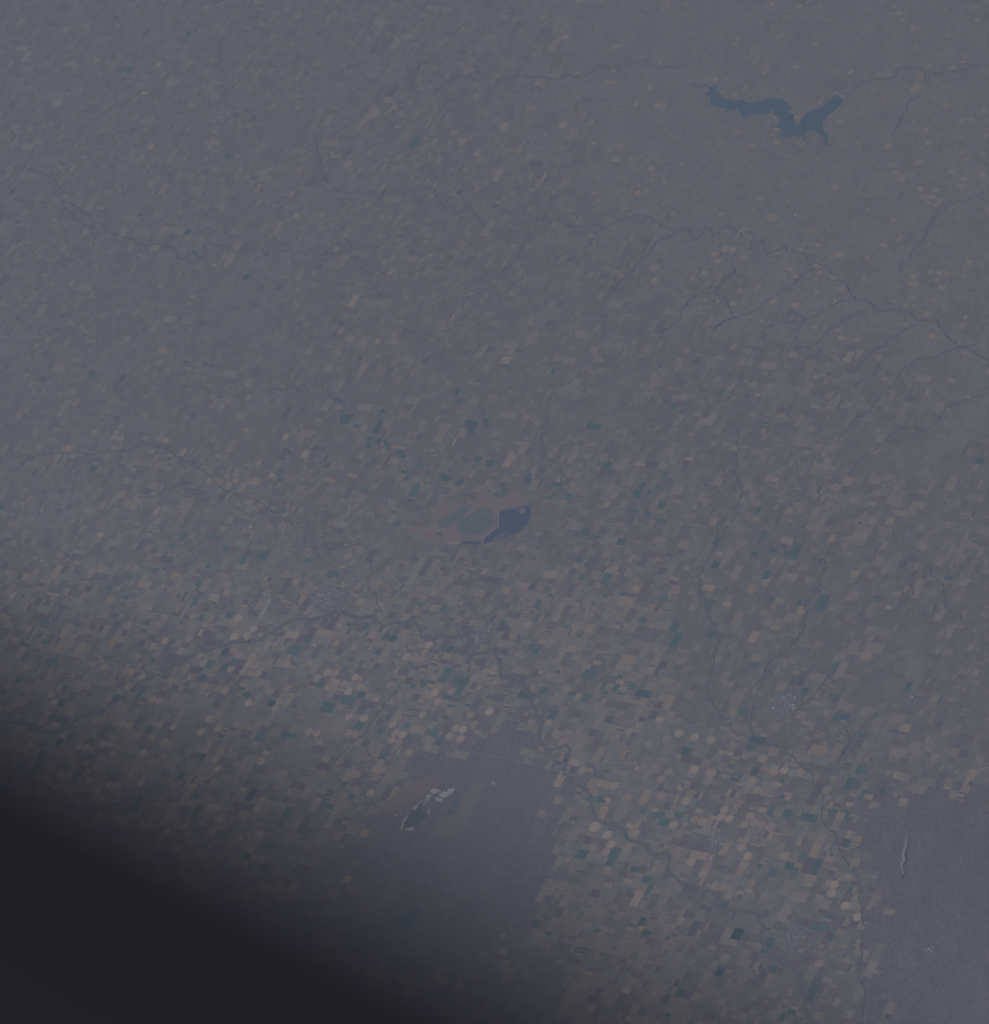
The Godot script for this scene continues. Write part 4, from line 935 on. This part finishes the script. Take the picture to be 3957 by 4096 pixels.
# ---------------------------------------------------------------- smoke
func build_smoke() -> void:
	var path := pixels(SMOKE_OUTLINE)
	var start := ground_point(path[0].x, path[0].y)
	var plume := base("smoke_plume", place(start, 10.0))
	tag(plume, "thin white smoke plume drifting from a fire in the sand hills", "smoke")
	var n := path.size()
	for k in n:
		var f := float(k) / (n - 1)
		var high := 40.0 + 420.0 * pow(f, 0.7)
		# the ground point seen through this pixel, moved towards the eye until it is this high
		var g := ground_point(path[k].x, path[k].y)
		var down := (Vector3(g.x, 0, g.y) - EYE)
		var at := Vector3(g.x, 0, g.y) - down * (high / EYE.y)
		var puff := FogVolume.new()
		puff.name = "puff"
		puff.shape = RenderingServer.FOG_VOLUME_SHAPE_ELLIPSOID
		var wide := lerpf(110.0, 430.0, f)
		puff.size = Vector3(wide * rng.randf_range(0.85, 1.1), wide * 0.55 + 60.0, wide * 1.25)
		var fm := FogMaterial.new()
		fm.albedo = Color(0.93, 0.95, 0.97)
		fm.density = 0.014 * pow(1.0 - f * 0.93, 2.4)
		puff.material = fm
		plume.add_child(puff, true)
		puff.position = Vector3(at.x - start.x, at.y - 10.0, at.z - start.y)
	tag(sheet("burn_scar", rough(outline(SCAR_OUTLINE), 0.15, 2), ground_mat("char", 1.0, field_grain, 4000.0), 8.0), "small charred black patch at the foot of the smoke", "burn scar", "", "structure")


# ---------------------------------------------------------------- the spacecraft's window
func rounded(half: Vector2, r: float, n := 10) -> PackedVector2Array:
	var out := PackedVector2Array()
	for q in 4:
		var s := Vector2(1 if q == 0 or q == 3 else -1, 1 if q < 2 else -1)
		for k in n + 1:
			out.append(Vector2(s.x * (half.x - r), s.y * (half.y - r)) + Vector2.from_angle(PI / 2 * (q + float(k) / n)) * r)
	return out

func ring_mesh(profile: Array, half: Vector2, corner: float) -> ArrayMesh:
	# sweeps [outset, depth] points round a rounded rectangle
	var st := SurfaceTool.new()
	st.begin(Mesh.PRIMITIVE_TRIANGLES)
	var loops := []
	for p in profile:
		loops.append(rounded(half + Vector2.ONE * p[0], corner + p[0]))
	for a in profile.size():
		var b := (a + 1) % profile.size()
		var n: int = loops[a].size()
		for k in n:
			var l := (k + 1) % n
			var q := [Vector3(loops[a][k].x, loops[a][k].y, profile[a][1]), Vector3(loops[a][l].x, loops[a][l].y, profile[a][1]), Vector3(loops[b][l].x, loops[b][l].y, profile[b][1]), Vector3(loops[b][k].x, loops[b][k].y, profile[b][1])]
			for e in [0, 2, 1, 0, 3, 2]:
				st.add_vertex(q[e])
	st.generate_normals()
	return st.commit()

func build_window() -> void:
	# the edge of the cabin window that the camera looks past, 0.8 m away and far out of focus
	var across := RIGHT * 0.8829 - UPWARD * 0.4695
	var inward := RIGHT * 0.4695 + UPWARD * 0.8829
	var frame := base("window_frame", -BACK * 0.8 + inward * 0.0967)
	frame.basis = Basis(across, inward, BACK).orthonormalized()
	tag(frame, "black spacecraft window frame edge, blurred, dark across one corner", "window frame")
	var half := Vector2(0.23, 0.17)
	var paint := StandardMaterial3D.new()
	paint.resource_name = "black paint"
	paint.albedo_color = srgb(Vector3(0.0140, 0.0137, 0.0146))
	paint.roughness = 0.85
	paint.metallic_specular = 0.2
	var rubber := StandardMaterial3D.new()
	rubber.resource_name = "black rubber"
	rubber.albedo_color = srgb(Vector3(0.007, 0.007, 0.008))
	rubber.roughness = 0.9
	var surround := mesh_node("surround", ring_mesh([[0.012, 0.0], [0.016, 0.006], [0.17, 0.006], [0.176, 0.0], [0.176, -0.03], [0.012, -0.03]], half, 0.045), paint, Vector3.ZERO, frame)
	mesh_node("gasket", ring_mesh([[0.0, -0.006], [0.003, 0.001], [0.009, 0.003], [0.0115, -0.002], [0.0115, -0.022], [0.0, -0.022]], half, 0.045), rubber, Vector3.ZERO, surround)
	var head := CylinderMesh.new()
	head.top_radius = 0.0055
	head.bottom_radius = 0.0065
	head.height = 0.004
	head.radial_segments = 12
	var spots := rounded(half + Vector2.ONE * 0.045, 0.09, 3)
	for p in spots:
		var bolt := mesh_node("bolt", head, paint, Vector3(p.x, p.y, 0.008), surround)
		bolt.rotation.x = PI / 2
